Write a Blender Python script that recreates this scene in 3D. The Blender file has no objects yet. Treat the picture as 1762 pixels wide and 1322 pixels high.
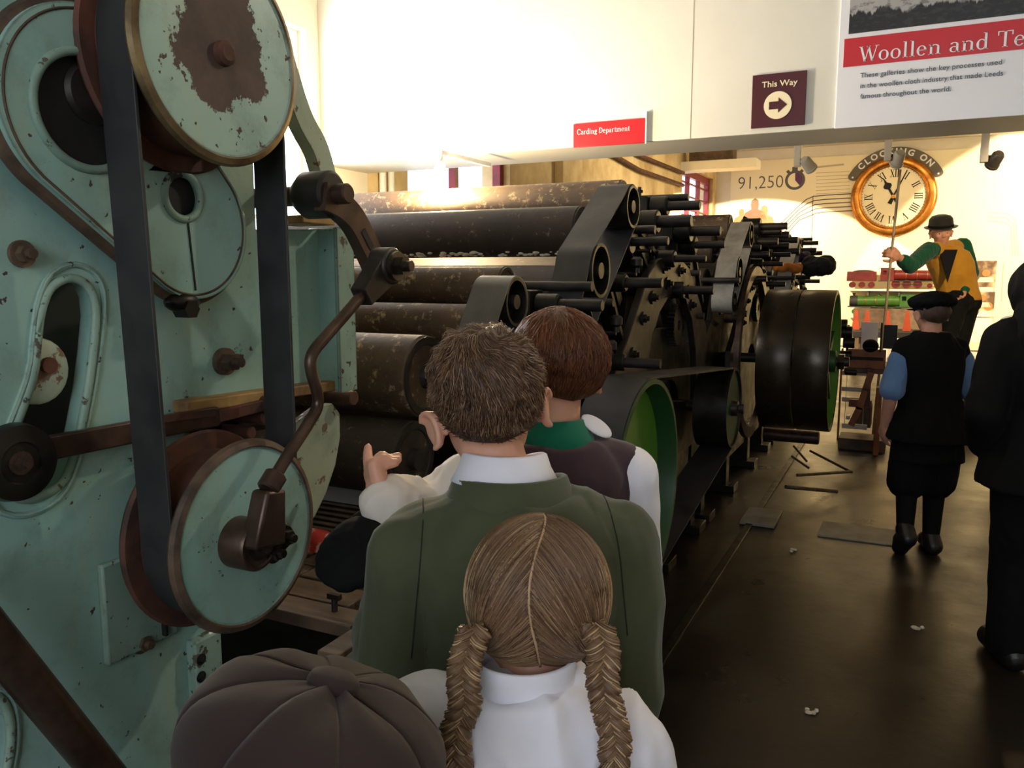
import bpy, bmesh, math, random
import numpy as np
from mathutils import Vector, Matrix, Euler, noise, geometry
R = math.radians
PI = math.pi
random.seed(7)
rng = np.random.default_rng(7)
sc = bpy.context.scene
col = sc.collection

# ------------------------------------------------------------------ camera
FPX = 1400.0
CAM = Vector((0.0, 0.0, 1.48))
YAW = R(26.0)
PITCH = math.atan(191.0 / FPX)
cd = bpy.data.cameras.new('camera')
cd.sensor_fit = 'HORIZONTAL'
cd.sensor_width = 36.0
cd.lens = 36.0 * FPX / 1762.0
cd.clip_start = 0.02
cam = bpy.data.objects.new('camera', cd)
cam.location = CAM
cam.rotation_euler = (PI / 2 - PITCH, 0, YAW)
col.objects.link(cam)
sc.camera = cam
CROT = Euler((PI / 2 - PITCH, 0, YAW)).to_matrix()

# ------------------------------------------------------------------ world, lights, exposure
sc.view_settings.view_transform = 'Standard'
sc.view_settings.look = 'None'
sc.view_settings.gamma = 1.0
sc.view_settings.use_curve_mapping = False
sc.view_settings.exposure = 0.0
wd = bpy.data.worlds.new('world')
sc.world = wd
wd.use_nodes = True
wd.node_tree.nodes['Background'].inputs[0].default_value = (0.80, 0.88, 1.0, 1)
wd.node_tree.nodes['Background'].inputs[1].default_value = 3.0

def light(name, kind, loc, target, power, color, size=0.1, size_y=None, spot=60, blend=0.3, spread=None):
    ld = bpy.data.lights.new(name, kind)
    ld.energy = power
    ld.color = color
    if kind == 'AREA':
        ld.shape = 'RECTANGLE'; ld.size = size; ld.size_y = size_y or size
        if spread: ld.spread = R(spread)
    elif kind == 'SPOT':
        ld.shadow_soft_size = size; ld.spot_size = R(spot); ld.spot_blend = blend
    else:
        ld.shadow_soft_size = size
    o = bpy.data.objects.new(name, ld)
    o.location = loc
    d = Vector(target) - Vector(loc)
    o.rotation_euler = d.to_track_quat('-Z', 'Y').to_euler()
    col.objects.link(o)
    return o

DAY = (0.86, 0.91, 1.0)
WARM = (1.0, 0.78, 0.48)
# daylight through the window beside the bulkhead
light('window_daylight', 'AREA', (-3.56, 3.34, 2.06), (-1.0, 3.5, 2.2), 135, (0.97, 0.98, 1.0), 1.1, 1.6)
# cool daylight from the windows of the wall behind the camera
light('rear_window_daylight', 'AREA', (0.6, -3.1, 2.35), (-0.4, 1.0, 0.9), 47, DAY, 2.6, 1.6)
# warm spot lamps over the aisle and the far gallery, plus one added spot
light('aisle_spot', 'SPOT', (0.75, 3.6, 3.25), (-1.15, 0.85, 1.35), 100, (1.0, 0.88, 0.68), 0.05, spot=36, blend=0.4)
light('gallery_spot', 'SPOT', (2.8, 11.8, 3.3), (2.4, 15.0, 1.5), 1500, WARM, 0.03, spot=80, blend=0.06)
light('gallery_shadow_edge_spot', 'SPOT', (-2.6, 11.2, 2.9), (-2.6, 15.0, -1.0), 1500, WARM, 0.02, spot=88, blend=0.04)  # added unseen spot; its cone edge draws a shadow border on the wall
light('gallery_glow', 'AREA', (0.6, 11.3, 3.45), (0.4, 12.5, 0.0), 95, WARM, 2.5, 1.0)
light('demonstrator_spot', 'SPOT', (1.5, 5.5, 2.75), (0.72, 8.0, 1.7), 330, WARM, 0.05, spot=44, blend=0.4)
light('mill_wall_lamp', 'AREA', (-1.3, 9.5, 3.4), (-2.8, 9.8, 2.2), 55, (1.0, 0.80, 0.50), 1.5, 0.6)

# ------------------------------------------------------------------ helpers
def P(px, py, X=None, Y=None, Z=None, d=None):
    """point seen at a pixel of the 1762x1322 frame, at a known plane or depth"""
    v = CROT @ Vector(((px - 881.0) / FPX, (661.0 - py) / FPX, -1.0))
    if X is not None: t = (X - CAM.x) / v.x
    elif Y is not None: t = (Y - CAM.y) / v.y
    elif Z is not None: t = (Z - CAM.z) / v.z
    else: t = d
    return CAM + v * t

def depth(p):
    return -((CROT.transposed() @ (Vector(p) - CAM)).z)

def frame_from(z, hint=Vector((0, 0, 1))):
    z = Vector(z).normalized()
    if abs(z.dot(hint)) > 0.98: hint = Vector((0, 1, 0))
    x = hint.cross(z).normalized()
    y = z.cross(x)
    return x, y, z

class MB:
    def __init__(self, M=None):
        self.v = []; self.f = []; self.M = M
    def add(self, vs, fs):
        b = len(self.v)
        if self.M is not None: vs = [self.M @ Vector(p) for p in vs]
        self.v.extend([tuple(p) for p in vs])
        self.f.extend([tuple(i + b for i in f) for f in fs])
        return self
    def box(self, c, s, rot=None):
        c = Vector(c); hx, hy, hz = s[0] / 2, s[1] / 2, s[2] / 2
        vs = [Vector((x * hx, y * hy, z * hz)) for z in (-1, 1) for y in (-1, 1) for x in (-1, 1)]
        if rot is not None: vs = [rot @ p for p in vs]
        vs = [p + c for p in vs]
        return self.add(vs, [(0, 2, 3, 1), (4, 5, 7, 6), (0, 1, 5, 4), (2, 6, 7, 3), (0, 4, 6, 2), (1, 3, 7, 5)])
    def span(self, a, b):
        a = Vector(a); b = Vector(b)
        return self.box((a + b) / 2, [abs(x) for x in (b - a)])
    def bar(self, a, b, w, h, hint=Vector((0, 0, 1))):
        a = Vector(a); b = Vector(b)
        x, y, z = frame_from(b - a, hint)
        vs = []
        for q in (a, b):
            for sx, sy in ((-1, -1), (1, -1), (1, 1), (-1, 1)):
                vs.append(q + x * sx * w / 2 + y * sy * h / 2)
        return self.add(vs, [(3, 2, 1, 0), (4, 5, 6, 7), (0, 1, 5, 4), (1, 2, 6, 5), (2, 3, 7, 6), (3, 0, 4, 7)])
    def lathe(self, o, axis, prof, n=32, hint=Vector((0, 0, 1)), sx=1.0, sy=1.0):
        """prof: list of (radius, height along axis); radius 0 closes"""
        o = Vector(o); x, y, z = frame_from(axis, hint)
        vs = []; rows = []
        for r, h in prof:
            if r < 1e-6:
                rows.append([len(vs)]); vs.append(o + z * h)
            else:
                rows.append(list(range(len(vs), len(vs) + n)))
                for k in range(n):
                    a = 2 * PI * k / n
                    vs.append(o + z * h + x * math.cos(a) * r * sx + y * math.sin(a) * r * sy)
        fs = []
        for A, B in zip(rows[:-1], rows[1:]):
            if len(A) == 1 and len(B) == 1: continue
            for k in range(n):
                k2 = (k + 1) % n
                if len(A) == 1: fs.append((A[0], B[k2], B[k]))
                elif len(B) == 1: fs.append((A[k], A[k2], B[0]))
                else: fs.append((A[k], A[k2], B[k2], B[k]))
        return self.add(vs, fs)
    def cyl(self, a, b, r, r2=None, n=24, ch=0.0):
        a = Vector(a); b = Vector(b); L = (b - a).length
        r2 = r if r2 is None else r2
        if ch: prof = [(0, 0), (r - ch, 0), (r, ch), (r2, L - ch), (r2 - ch, L), (0, L)]
        else: prof = [(0, 0), (r, 0), (r2, L), (0, L)]
        return self.lathe(a, b - a, prof, n)
    def hexa(self, a, b, r): return self.cyl(a, b, r, n=6)
    def ring(self, o, axis, ri, ro, h0, h1, n=40):
        return self.lathe(o, axis, [(ri, h0), (ro, h0), (ro, h1), (ri, h1), (ri, h0)], n)
    def sphere(self, c, r, n=16, m=10, rot=None):
        c = Vector(c); r = Vector(r) if hasattr(r, '__len__') else Vector((r, r, r))
        vs = [Vector((0, 0, -1))]
        for i in range(1, m):
            t = -PI / 2 + PI * i / m
            for k in range(n):
                a = 2 * PI * k / n
                vs.append(Vector((math.cos(t) * math.cos(a), math.cos(t) * math.sin(a), math.sin(t))))
        vs.append(Vector((0, 0, 1)))
        vs = [Vector((p.x * r.x, p.y * r.y, p.z * r.z)) for p in vs]
        if rot is not None: vs = [rot @ p for p in vs]
        vs = [p + c for p in vs]
        fs = []
        for k in range(n): fs.append((0, 1 + (k + 1) % n, 1 + k))
        for i in range(m - 2):
            for k in range(n):
                a = 1 + i * n + k; b = 1 + i * n + (k + 1) % n
                fs.append((a, b, b + n, a + n))
        t = len(vs) - 1; b0 = 1 + (m - 2) * n
        for k in range(n): fs.append((b0 + k, b0 + (k + 1) % n, t))
        return self.add(vs, fs)
    def cap(self, a, b, ra, rb=None, n=14, flat=1.0, hint=Vector((0, 0, 1))):
        """tapered capsule"""
        a = Vector(a); b = Vector(b); rb = ra if rb is None else rb
        L = max((b - a).length, 1e-5)
        prof = [(0, -ra)]
        for i in range(1, 5):
            t = PI / 2 * i / 4; prof.append((ra * math.sin(t), -ra * math.cos(t)))
        for i in range(0, 4):
            t = PI / 2 * i / 4; prof.append((rb * math.cos(t), L + rb * math.sin(t)))
        prof.append((0, L + rb))
        return self.lathe(a, b - a if (b - a).length > 1e-5 else Vector((0, 0, 1)), prof, n, hint, 1.0, flat)
    def tube(self, path, rad, n=12, caps=True):
        path = [Vector(p) for p in path]
        if not hasattr(rad, '__len__'): rad = [rad] * len(path)
        vs = []; fs = []
        x = None
        for i, p in enumerate(path):
            t = (path[min(i + 1, len(path) - 1)] - path[max(i - 1, 0)]).normalized()
            if x is None: x, y, _ = frame_from(t)
            else:
                x = (x - t * x.dot(t)).normalized(); y = t.cross(x)
            for k in range(n):
                a = 2 * PI * k / n
                vs.append(p + x * math.cos(a) * rad[i] + y * math.sin(a) * rad[i])
        for i in range(len(path) - 1):
            for k in range(n):
                k2 = (k + 1) % n
                fs.append((i * n + k, i * n + k2, (i + 1) * n + k2, (i + 1) * n + k))
        if caps:
            fs.append(tuple(range(n - 1, -1, -1)))
            fs.append(tuple(range((len(path) - 1) * n, len(path) * n)))
        return self.add(vs, fs)
    def loft(self, rings, n=28, yaw=0.0, e=2.0):
        """rings: (centre, rx, ry) horizontal ellipses, closed"""
        vs = []; fs = []
        ca, sa = math.cos(yaw), math.sin(yaw)
        for c, rx, ry in rings:
            c = Vector(c)
            for k in range(n):
                a = 2 * PI * k / n
                u = math.copysign(abs(math.cos(a)) ** (2 / e), math.cos(a)) * rx
                w = math.copysign(abs(math.sin(a)) ** (2 / e), math.sin(a)) * ry
                vs.append(c + Vector((u * ca - w * sa, u * sa + w * ca, 0)))
        m = len(rings)
        for i in range(m - 1):
            for k in range(n):
                k2 = (k + 1) % n
                fs.append((i * n + k, i * n + k2, (i + 1) * n + k2, (i + 1) * n + k))
        fs.append(tuple(range(n - 1, -1, -1))); fs.append(tuple(range((m - 1) * n, m * n)))
        return self.add(vs, fs)
    def plate(self, outer, holes, o, u, v, thick, skip=None):
        """polygon with holes in the frame (o,u,v), extruded by thick along u x v"""
        o = Vector(o); u = Vector(u); v = Vector(v); nrm = u.cross(v).normalized()
        loops = [[Vector((a, b, 0)) for a, b in l] for l in [outer] + list(holes)]
        tris = geometry.tessellate_polygon(loops)
        flat = [p for l in loops for p in l]
        lo = [o + u * p.x + v * p.y for p in flat]
        hi = [q + nrm * thick for q in lo]
        k = len(flat)
        fs = []
        for t in tris:
            a, b, c = [flat[i] for i in t]
            ccw = (b - a).cross(c - a).z > 0
            t = tuple(t) if ccw else tuple(reversed(t))
            fs.append(tuple(i + k for i in t)); fs.append(tuple(reversed(t)))
        b = 0
        for l in loops:
            m = len(l)
            area = sum(l[i].x * l[(i + 1) % m].y - l[(i + 1) % m].x * l[i].y for i in range(m))
            first = (l is loops[0])
            for i in range(m):
                j = (i + 1) % m
                if skip is not None and abs(l[i].y - skip) < 1e-6 and abs(l[j].y - skip) < 1e-6: continue
                q = (b + i, b + j, b + j + k, b + i + k)
                if (area > 0) != first: q = tuple(reversed(q))
                fs.append(q)
            b += m
        return self.add(lo + hi, fs)

UY, UZ, UX = Vector((0, 1, 0)), Vector((0, 0, 1)), Vector((1, 0, 0))
def plateX(mb, outer, holes, X, thick, skip=None):
    """outline in (Y, Z); plate from X - thick to X"""
    return mb.plate(outer, holes, (X - thick, 0, 0), UY, UZ, thick, skip)

WO = {}
def mesh_from(name, v, f, sharp=38):
    me = bpy.data.meshes.new(name)
    me.from_pydata([tuple(p) for p in v], [], [tuple(q) for q in f])
    me.polygons.foreach_set('use_smooth', [True] * len(me.polygons))
    if sharp: me.set_sharp_from_angle(angle=R(sharp))
    me.update()
    return me

def tag(o, label=None, cat=None, group=None, kind=None):
    if label: o['label'] = label
    if cat: o['category'] = cat
    if group: o['group'] = group
    if kind: o['kind'] = kind
    return o

def obj(name, mb, m, parent=None, origin=None, sharp=38, bevel=0, label=None, kind=None):
    v, f = (mb.v, mb.f) if isinstance(mb, MB) else mb
    if origin is None:
        if parent is not None: origin = WO[parent.name]
        else:
            a = np.array([tuple(p) for p in v])
            origin = Vector(((a[:, 0].min() + a[:, 0].max()) / 2, (a[:, 1].min() + a[:, 1].max()) / 2, a[:, 2].min()))
    origin = Vector(origin)
    a = np.array([tuple(p) for p in v]) - np.array(origin)
    me = mesh_from(name, a.tolist(), f, sharp)
    o = bpy.data.objects.new(name, me)
    col.objects.link(o)
    ms = m if isinstance(m, (list, tuple)) else [m]
    for q in ms: me.materials.append(q)
    if parent is not None:
        o.parent = parent
        o.location = origin - WO[parent.name]
    else: o.location = origin
    WO[o.name] = origin
    if bevel:
        b = o.modifiers.new('bevel', 'BEVEL'); b.width = bevel; b.segments = 2; b.limit_method = 'ANGLE'; b.angle_limit = R(40)
    if label: o['label'] = label
    if kind: o['kind'] = kind
    return o

def thing(name, label, cat, loc, group=None):
    o = bpy.data.objects.new(name, None)
    o.empty_display_size = 0.05
    o.location = loc
    col.objects.link(o)
    WO[o.name] = Vector(loc)
    return tag(o, label, cat, group)

def struct(name, mb, m, label=None, cat=None, parent=None, bevel=0):
    o = obj(name, mb, m, parent, bevel=bevel)
    if parent is None:
        o['kind'] = 'structure'
        if label: o['label'] = label
        if cat: o['category'] = cat
    return o

tmp_scene = bpy.data.scenes.new('evaluation')
def evaluated(me_or_curve, mods):
    o = bpy.data.objects.new('temporary', me_or_curve)
    tmp_scene.collection.objects.link(o)
    mods(o)
    vl = tmp_scene.view_layers[0]
    with bpy.context.temp_override(scene=tmp_scene, view_layer=vl):
        dg = bpy.context.evaluated_depsgraph_get()
        dg.update()
    me = bpy.data.meshes.new_from_object(o.evaluated_get(dg), depsgraph=dg)
    bpy.data.objects.remove(o)
    v = [p.co.copy() for p in me.vertices]
    f = [tuple(p.vertices) for p in me.polygons]
    bpy.data.meshes.remove(me)
    return v, f

def remesh(mb, voxel, smooth=6, fold=None):
    """one continuous skin over all the closed shapes in mb"""
    me = bpy.data.meshes.new('temporary')
    me.from_pydata(mb.v, [], mb.f)
    def mods(o):
        r = o.modifiers.new('r', 'REMESH'); r.mode = 'VOXEL'; r.voxel_size = voxel
        if smooth:
            s = o.modifiers.new('s', 'SMOOTH'); s.iterations = smooth; s.factor = 0.5
    v, f = evaluated(me, mods)
    if fold:
        amp, fr, st = fold
        a = np.array([tuple(p) for p in v]); nrm = np.zeros_like(a)
        for q in f:
            p0, p1, p2 = a[q[0]], a[q[1]], a[q[2]]
            nn = np.cross(p1 - p0, p2 - p0)
            for i in q: nrm[i] += nn
        nrm /= (np.linalg.norm(nrm, axis=1)[:, None] + 1e-9)
        for i, p in enumerate(v):
            q = Vector((p.x * fr, p.y * fr, p.z * fr * st))
            k = noise.noise(q) + 0.5 * noise.noise(q * 2.1)
            k = 1 - abs(k) * 2.2
            a[i] += nrm[i] * amp * k
        v = [Vector(p) for p in a]
    return v, f

def text_mesh(s, size, align='LEFT', offset=0.0, space=1.0):
    cu = bpy.data.curves.new('temporary', 'FONT')
    cu.body = s; cu.size = size; cu.align_x = align; cu.extrude = 0.0008; cu.offset = offset; cu.space_character = space
    cu.resolution_u = 3
    return evaluated(cu, lambda o: None)

# ------------------------------------------------------------------ materials
MATS = {}
def rgb(h):
    if isinstance(h, str):
        c = [int(h[i:i + 2], 16) / 255 for i in (0, 2, 4)]
        return tuple(((x / 12.92) if x <= 0.04045 else ((x + 0.055) / 1.055) ** 2.4) for x in c) + (1,)
    return tuple(h) + (1,) if len(h) == 3 else tuple(h)

class NT:
    def __init__(self, name):
        self.m = bpy.data.materials.new(name); self.m.use_nodes = True
        self.t = self.m.node_tree; self.b = self.t.nodes['Principled BSDF']
        self.tc = self.t.nodes.new('ShaderNodeTexCoord')
        MATS[name] = self.m
    def n(self, kind, **kw):
        x = self.t.nodes.new('ShaderNode' + kind)
        for k, v in kw.items():
            if k in ('operation', 'data_type', 'blend_type', 'noise_dimensions', 'feature', 'attribute_name', 'wave_type', 'bands_direction'): setattr(x, k, v)
            else: x.inputs[k].default_value = v
        return x
    def l(self, a, b): self.t.links.new(a, b)
    def coord(self, scale=(1, 1, 1), rot=(0, 0, 0)):
        mp = self.t.nodes.new('ShaderNodeMapping'); mp.inputs['Scale'].default_value = scale; mp.inputs['Rotation'].default_value = rot
        self.l(self.tc.outputs['Object'], mp.inputs[0]); return mp.outputs[0]
    def noise(self, scale, detail=4, rough=0.55, co=None, dist=0.0):
        x = self.n('TexNoise', Scale=scale, Detail=detail, Roughness=rough, Distortion=dist)
        self.l(co if co is not None else self.tc.outputs['Object'], x.inputs['Vector']); return x.outputs['Fac']
    def ramp(self, fac, a, b, inv=False):
        x = self.t.nodes.new('ShaderNodeMapRange'); x.inputs['From Min'].default_value = a; x.inputs['From Max'].default_value = b
        if inv: x.inputs['To Min'].default_value = 1; x.inputs['To Max'].default_value = 0
        self.l(fac, x.inputs['Value']); return x.outputs[0]
    def math(self, op, a, b):
        x = self.n('Math', operation=op)
        for i, q in enumerate((a, b)):
            if isinstance(q, (int, float)): x.inputs[i].default_value = q
            else: self.l(q, x.inputs[i])
        return x.outputs[0]
    def mix(self, fac, a, b):
        x = self.t.nodes.new('ShaderNodeMix'); x.data_type = 'RGBA'
        if isinstance(fac, (int, float)): x.inputs[0].default_value = fac
        else: self.l(fac, x.inputs[0])
        for q, i in ((a, 6), (b, 7)):
            if isinstance(q, tuple): x.inputs[i].default_value = q
            else: self.l(q, x.inputs[i])
        return x.outputs[2]
    def base(self, c): self.l(c, self.b.inputs['Base Color']) if not isinstance(c, tuple) else setattr(self.b.inputs['Base Color'], 'default_value', c)
    def rough(self, r):
        if isinstance(r, (int, float)): self.b.inputs['Roughness'].default_value = r
        else: self.l(r, self.b.inputs['Roughness'])
    def bump(self, h, strength, dist=0.002):
        x = self.n('Bump', Strength=strength, Distance=dist); self.l(h, x.inputs['Height']); self.l(x.outputs[0], self.b.inputs['Normal'])

def mat(name, c1, c2=None, scale=8, rough=0.6, metal=0.0, bump=0.0, bscale=None, coord=(1, 1, 1), rvar=0.0, spec=0.5, lo=0.35, hi=0.65, sheen=0, sss=0):
    if name in MATS: return MATS[name]
    t = NT(name); c1 = rgb(c1)
    t.b.inputs['Metallic'].default_value = metal
    t.b.inputs['Specular IOR Level'].default_value = spec
    co = t.coord(coord)
    nz = t.noise(scale, 6, 0.6, co)
    if c2 is not None: t.base(t.mix(t.ramp(nz, lo, hi), c1, rgb(c2)))
    else: t.base(c1)
    if rvar:
        x = t.t.nodes.new('ShaderNodeMapRange'); x.inputs['To Min'].default_value = rough - rvar; x.inputs['To Max'].default_value = rough + rvar
        x.inputs['From Min'].default_value = 0.3; x.inputs['From Max'].default_value = 0.7
        t.l(nz, x.inputs[0]); t.rough(x.outputs[0])
    else: t.rough(rough)
    if bump: t.bump(t.noise(bscale or scale * 4, 5, 0.6, co), bump)
    if sheen: t.b.inputs['Sheen Weight'].default_value = sheen; t.b.inputs['Sheen Roughness'].default_value = 0.5
    if sss:
        t.b.inputs['Subsurface Weight'].default_value = sss; t.b.inputs['Subsurface Radius'].default_value = (0.012, 0.005, 0.003); t.b.inputs['Subsurface Scale'].default_value = 0.5
    return t.m

def peel(name, paint, paint2, rust, rust2, big=0.66, small=0.68, bs=7, ss=55, rough=0.42, stain=None, centre=None):
    """old paint chipped through to rusty iron"""
    t = NT(name)
    p = t.mix(t.ramp(t.noise(2.6, 5, 0.6), 0.35, 0.68), rgb(paint), rgb(paint2))
    if stain: p = t.mix(t.math('MULTIPLY', t.ramp(t.noise(5, 6, 0.7, t.coord((1, 1, 0.3))), 0.52, 0.75), 0.75), p, rgb(stain))
    p = t.mix(t.math('MULTIPLY', t.ramp(t.noise(11, 8, 0.72), 0.50, 0.72), 0.45), p, rgb('5E6E62'))
    ru = t.mix(t.ramp(t.noise(14, 6, 0.65), 0.35, 0.65), rgb(rust), rgb(rust2))
    m1 = t.ramp(t.noise(bs, 8, 0.68), big, big + 0.02)
    m2 = t.ramp(t.noise(ss, 3, 0.5), small, small + 0.02)
    m = t.math('MAXIMUM', m1, m2)
    bv = t.t.nodes.new('ShaderNodeBevel'); bv.samples = 3; bv.inputs['Radius'].default_value = 0.006
    ge = t.t.nodes.new('ShaderNodeNewGeometry'); dt = t.n('VectorMath', operation='DOT_PRODUCT'); t.l(bv.outputs[0], dt.inputs[0]); t.l(ge.outputs['Normal'], dt.inputs[1])
    wear = t.math('ADD', t.math('MULTIPLY', t.math('SUBTRACT', 1.0, dt.outputs['Value']), 1.6), t.math('MULTIPLY', t.noise(34, 6, 0.7), 1.0))
    m = t.math('MAXIMUM', m, t.ramp(wear, 0.66, 0.70))
    if centre:
        ra, off = centre
        vm = t.n('VectorMath', operation='DISTANCE'); t.l(t.tc.outputs['Object'], vm.inputs[0]); vm.inputs[1].default_value = off
        d = t.math('ADD', vm.outputs['Value'], t.math('MULTIPLY', t.math('SUBTRACT', t.noise(16, 9, 0.72), 0.5), 0.16))
        m = t.math('MAXIMUM', m, t.ramp(d, ra, ra + 0.003, True))
    t.base(t.mix(m, p, ru))
    t.rough(t.math('ADD', t.math('MULTIPLY', m, 0.35), rough))
    t.bump(t.math('ADD', t.math('MULTIPLY', m, -1.0), t.math('MULTIPLY', t.noise(30, 4, 0.6), 0.25)), 0.5, 0.0012)
    return t.m

# ================================================================== materials of the place
M = {}
M['bulk'] = mat('bulkhead_paint', 'DDDBD0', 'D4D1C5', 1.2, 0.45, bump=0.03, bscale=60)
M['plaster'] = mat('stained_plaster', 'DCC79A', '9C7C4A', 1.6, 0.8, bump=0.3, bscale=9, lo=0.42, hi=0.74)
M['white_wall'] = mat('white_wall_paint', 'E4E0D4', 'D6D1C2', 1.5, 0.7, bump=0.05, bscale=40)
M['ceil'] = mat('ceiling_paint', 'D8D4C8', 'C8C3B5', 1.5, 0.8)
M['panel'] = mat('display_panel_print', 'EFE6C8', 'EDE2BE', 0.8, 0.4)
M['white'] = mat('white_gloss_paint', 'EEF0EE', 'E2E4E2', 3, 0.4)
M['redframe'] = mat('red_window_paint', '8E1F2C', '6E1620', 8, 0.4)
M['signwhite'] = mat('sign_white_print', 'E9EAF0', 'E4E5EC', 2, 0.35)
M['signred'] = mat('sign_red_print', 'C4202A', 'BC1C26', 2, 0.35)
M['maroon'] = mat('sign_maroon_print', '4A0F18', '430C15', 2, 0.4)
M['cream'] = mat('sign_cream_print', 'F2E6C4', 'EEE0BA', 2, 0.4)
M['ink'] = mat('grey_print_ink', '55565A', '4E4F53', 2, 0.5)
M['inkpale'] = mat('pale_print_ink', 'B9AE98', 'B3A890', 2, 0.5)
M['purple'] = mat('purple_print_ink', '5B2A66', '54265F', 2, 0.5)
M['tan'] = mat('tan_print_ink', 'A8743C', 'B9834A', 6, 0.5)
M['brownprint'] = mat('brown_print_ink', '6E4A2A', '7C5532', 6, 0.5)
M['iron'] = mat('oily_black_iron', '15140F', '2C2822', 10, 0.42, 0.5, bump=0.25, bscale=40, rvar=0.15)
M['iron2'] = mat('worn_grey_iron', '252220', '393430', 9, 0.45, 0.5, bump=0.2, bscale=45, rvar=0.12)
M['steel'] = mat('bare_steel', '6A6258', '3F3730', 14, 0.32, 0.85, bump=0.1, bscale=60, rvar=0.1)
M['brownsteel'] = mat('browned_steel', '3E2F28', '5A463B', 14, 0.38, 0.6, bump=0.15, bscale=60, rvar=0.1)
M['rust'] = mat('rusty_iron', '6A4030', '3B2A24', 12, 0.75, 0.2, bump=0.4, bscale=40)
M['wood'] = mat('warm_loom_wood', '9A5A2A', '6E3D1A', 6, 0.5, coord=(1, 6, 1), bump=0.15)
M['oldwood'] = mat('dark_worn_wood', '66523E', '3E3024', 7, 0.6, coord=(1, 7, 1), bump=0.25)
M['belt'] = mat('black_drive_belt', '1E1E20', '2C2B2B', 12, 0.55, bump=0.2, bscale=60, rvar=0.1)
M['beltlit'] = mat('lit_worn_belt', 'A09C92', '6E6A62', 5, 0.4, bump=0.15, bscale=40, rvar=0.1)  # worn belt with the gallery light put into its paler colour
M['beltpale'] = mat('worn_grey_belt', '55534E', '3E3C38', 7, 0.38, bump=0.15, bscale=40, rvar=0.1)
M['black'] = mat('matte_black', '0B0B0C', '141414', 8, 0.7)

def floor_mat():
    t = NT('oily_concrete_floor')
    a = t.mix(t.ramp(t.noise(0.9, 6, 0.6), 0.35, 0.7), rgb('18130F'), rgb('2A2118'))
    a = t.mix(t.math('MULTIPLY', t.ramp(t.noise(7, 8, 0.7), 0.55, 0.72), 0.5), a, rgb('17120D'))
    a = t.mix(t.math('MULTIPLY', t.ramp(t.noise(3.1, 3, 0.5, t.coord((1, 0.25, 1))), 0.66, 0.70), 0.55), a, rgb('5A4A36'))
    t.base(a)
    t.rough(t.ramp(t.noise(2.5, 6, 0.6), -0.15, 1.7))
    t.bump(t.noise(22, 8, 0.65), 0.28, 0.004)
    return t.m
M['floor'] = floor_mat()
M['cover'] = mat('hatch_and_sun_patch_paint', '8E8A80', '6F6A60', 6, 0.6, bump=0.2)  # shared by the floor hatch and the painted sunlight patch

# ================================================================== the room
YB, YB2, ZB = 4.04, 4.50, 2.126     # bulkhead faces and its underside
XL, YF, XR, YR, ZC = -3.25, 15.0, 3.4, -3.2, 3.6
def rect(a, b, c, d): return [(a, c), (b, c), (b, d), (a, d)]
struct('floor', MB().span((XL - 0.3, YR - 0.3, -0.1), (XR + 0.3, YF + 0.3, 0)), M['floor'], 'dark oily concrete mill floor with dull shine', 'floor')
struct('ceiling', MB().span((XL - 0.3, YR - 0.3, ZC), (XR + 0.3, YF + 0.3, ZC + 0.1)), M['ceil'], 'plain pale ceiling above the bulkhead', 'ceiling')
W1 = (2.75, 3.93, 1.25, 2.88); W2 = (4.98, 6.62, 1.25, 2.95); W3 = (12.6, 14.75, 2.30, 3.12); W4 = (7.2, 8.0, 0, 0)
mbw = MB(); plateX(mbw, rect(YR - 0.3, YB2, 0, ZC), [rect(*W1)], XL, 0.28)
wl = struct('wall_left', mbw, M['white_wall'], 'white wall with tall bright window beside the bulkhead', 'wall')
mbw = MB(); plateX(mbw, rect(YB2, YF + 0.3, 0, ZC), [rect(*W2), rect(*W3)], XL, 0.28)
struct('wall_gallery', mbw, M['plaster'], 'stained yellowish plaster wall behind the carding machines', 'wall')
struct('wall_far', MB().span((XL - 0.3, YF, 0), (XR + 0.3, YF + 0.2, ZC)), M['white_wall'], 'far gallery wall behind the clock display', 'wall')
struct('wall_right', MB().span((XR, YR - 0.3, 0), (XR + 0.2, YF + 0.3, ZC)), M['white_wall'], 'plain wall on the far side of the aisle', 'wall')
mbw = MB(); mbw.plate(rect(XL - 0.3, XR + 0.3, 0, ZC), [rect(-0.8, 2.0, 1.5, 3.2)], (0, YR, 0), UX, UZ, 0.25)
struct('wall_back', mbw, M['white_wall'], 'wall with wide window behind the viewer', 'wall')
bk = struct('wall_bulkhead', MB().span((XL, YB, ZB), (XR, YB2, ZC)), M['bulk'], 'white painted bulkhead hanging across the gallery above the rollers', 'wall', bevel=0.004)
for px in (1190,):   # board joint
    p = P(px, 150, Y=YB)
    obj('board_joint', MB().span((p.x - 0.0015, YB - 0.0012, ZB), (p.x + 0.0015, YB, ZC - 0.02)), M['inkpale'], bk)

def window(name, rc, X, frame_mat, label, bars_y, bars_z, w=0.06, nglass=True):
    y0, y1, z0, z1 = rc
    e = thing(name, label, 'window', (X - 0.14, (y0 + y1) / 2, z0)); e['kind'] = 'structure'
    mb = MB(); plateX(mb, rect(y0, y1, z0, z1), [rect(y0 + w, y1 - w, z0 + w, z1 - w)], X - 0.06, 0.08)
    obj('window_frame', mb, frame_mat, e, bevel=0.004)
    for k in range(1, bars_y):
        y = y0 + (y1 - y0) * k / bars_y
        obj('glazing_bar', MB().span((X - 0.13, y - w * 0.4, z0 + w), (X - 0.07, y + w * 0.4, z1 - w)), frame_mat, e)
    for k in range(1, bars_z):
        z = z0 + (z1 - z0) * k / bars_z
        obj('glazing_bar', MB().span((X - 0.12, y0 + w, z - 0.012), (X - 0.08, y1 - w, z + 0.012)), frame_mat, e)
    return e
window('window_1', W1, XL, M['white'], 'white framed window glaring beside the bulkhead corner', 2, 3)
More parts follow.
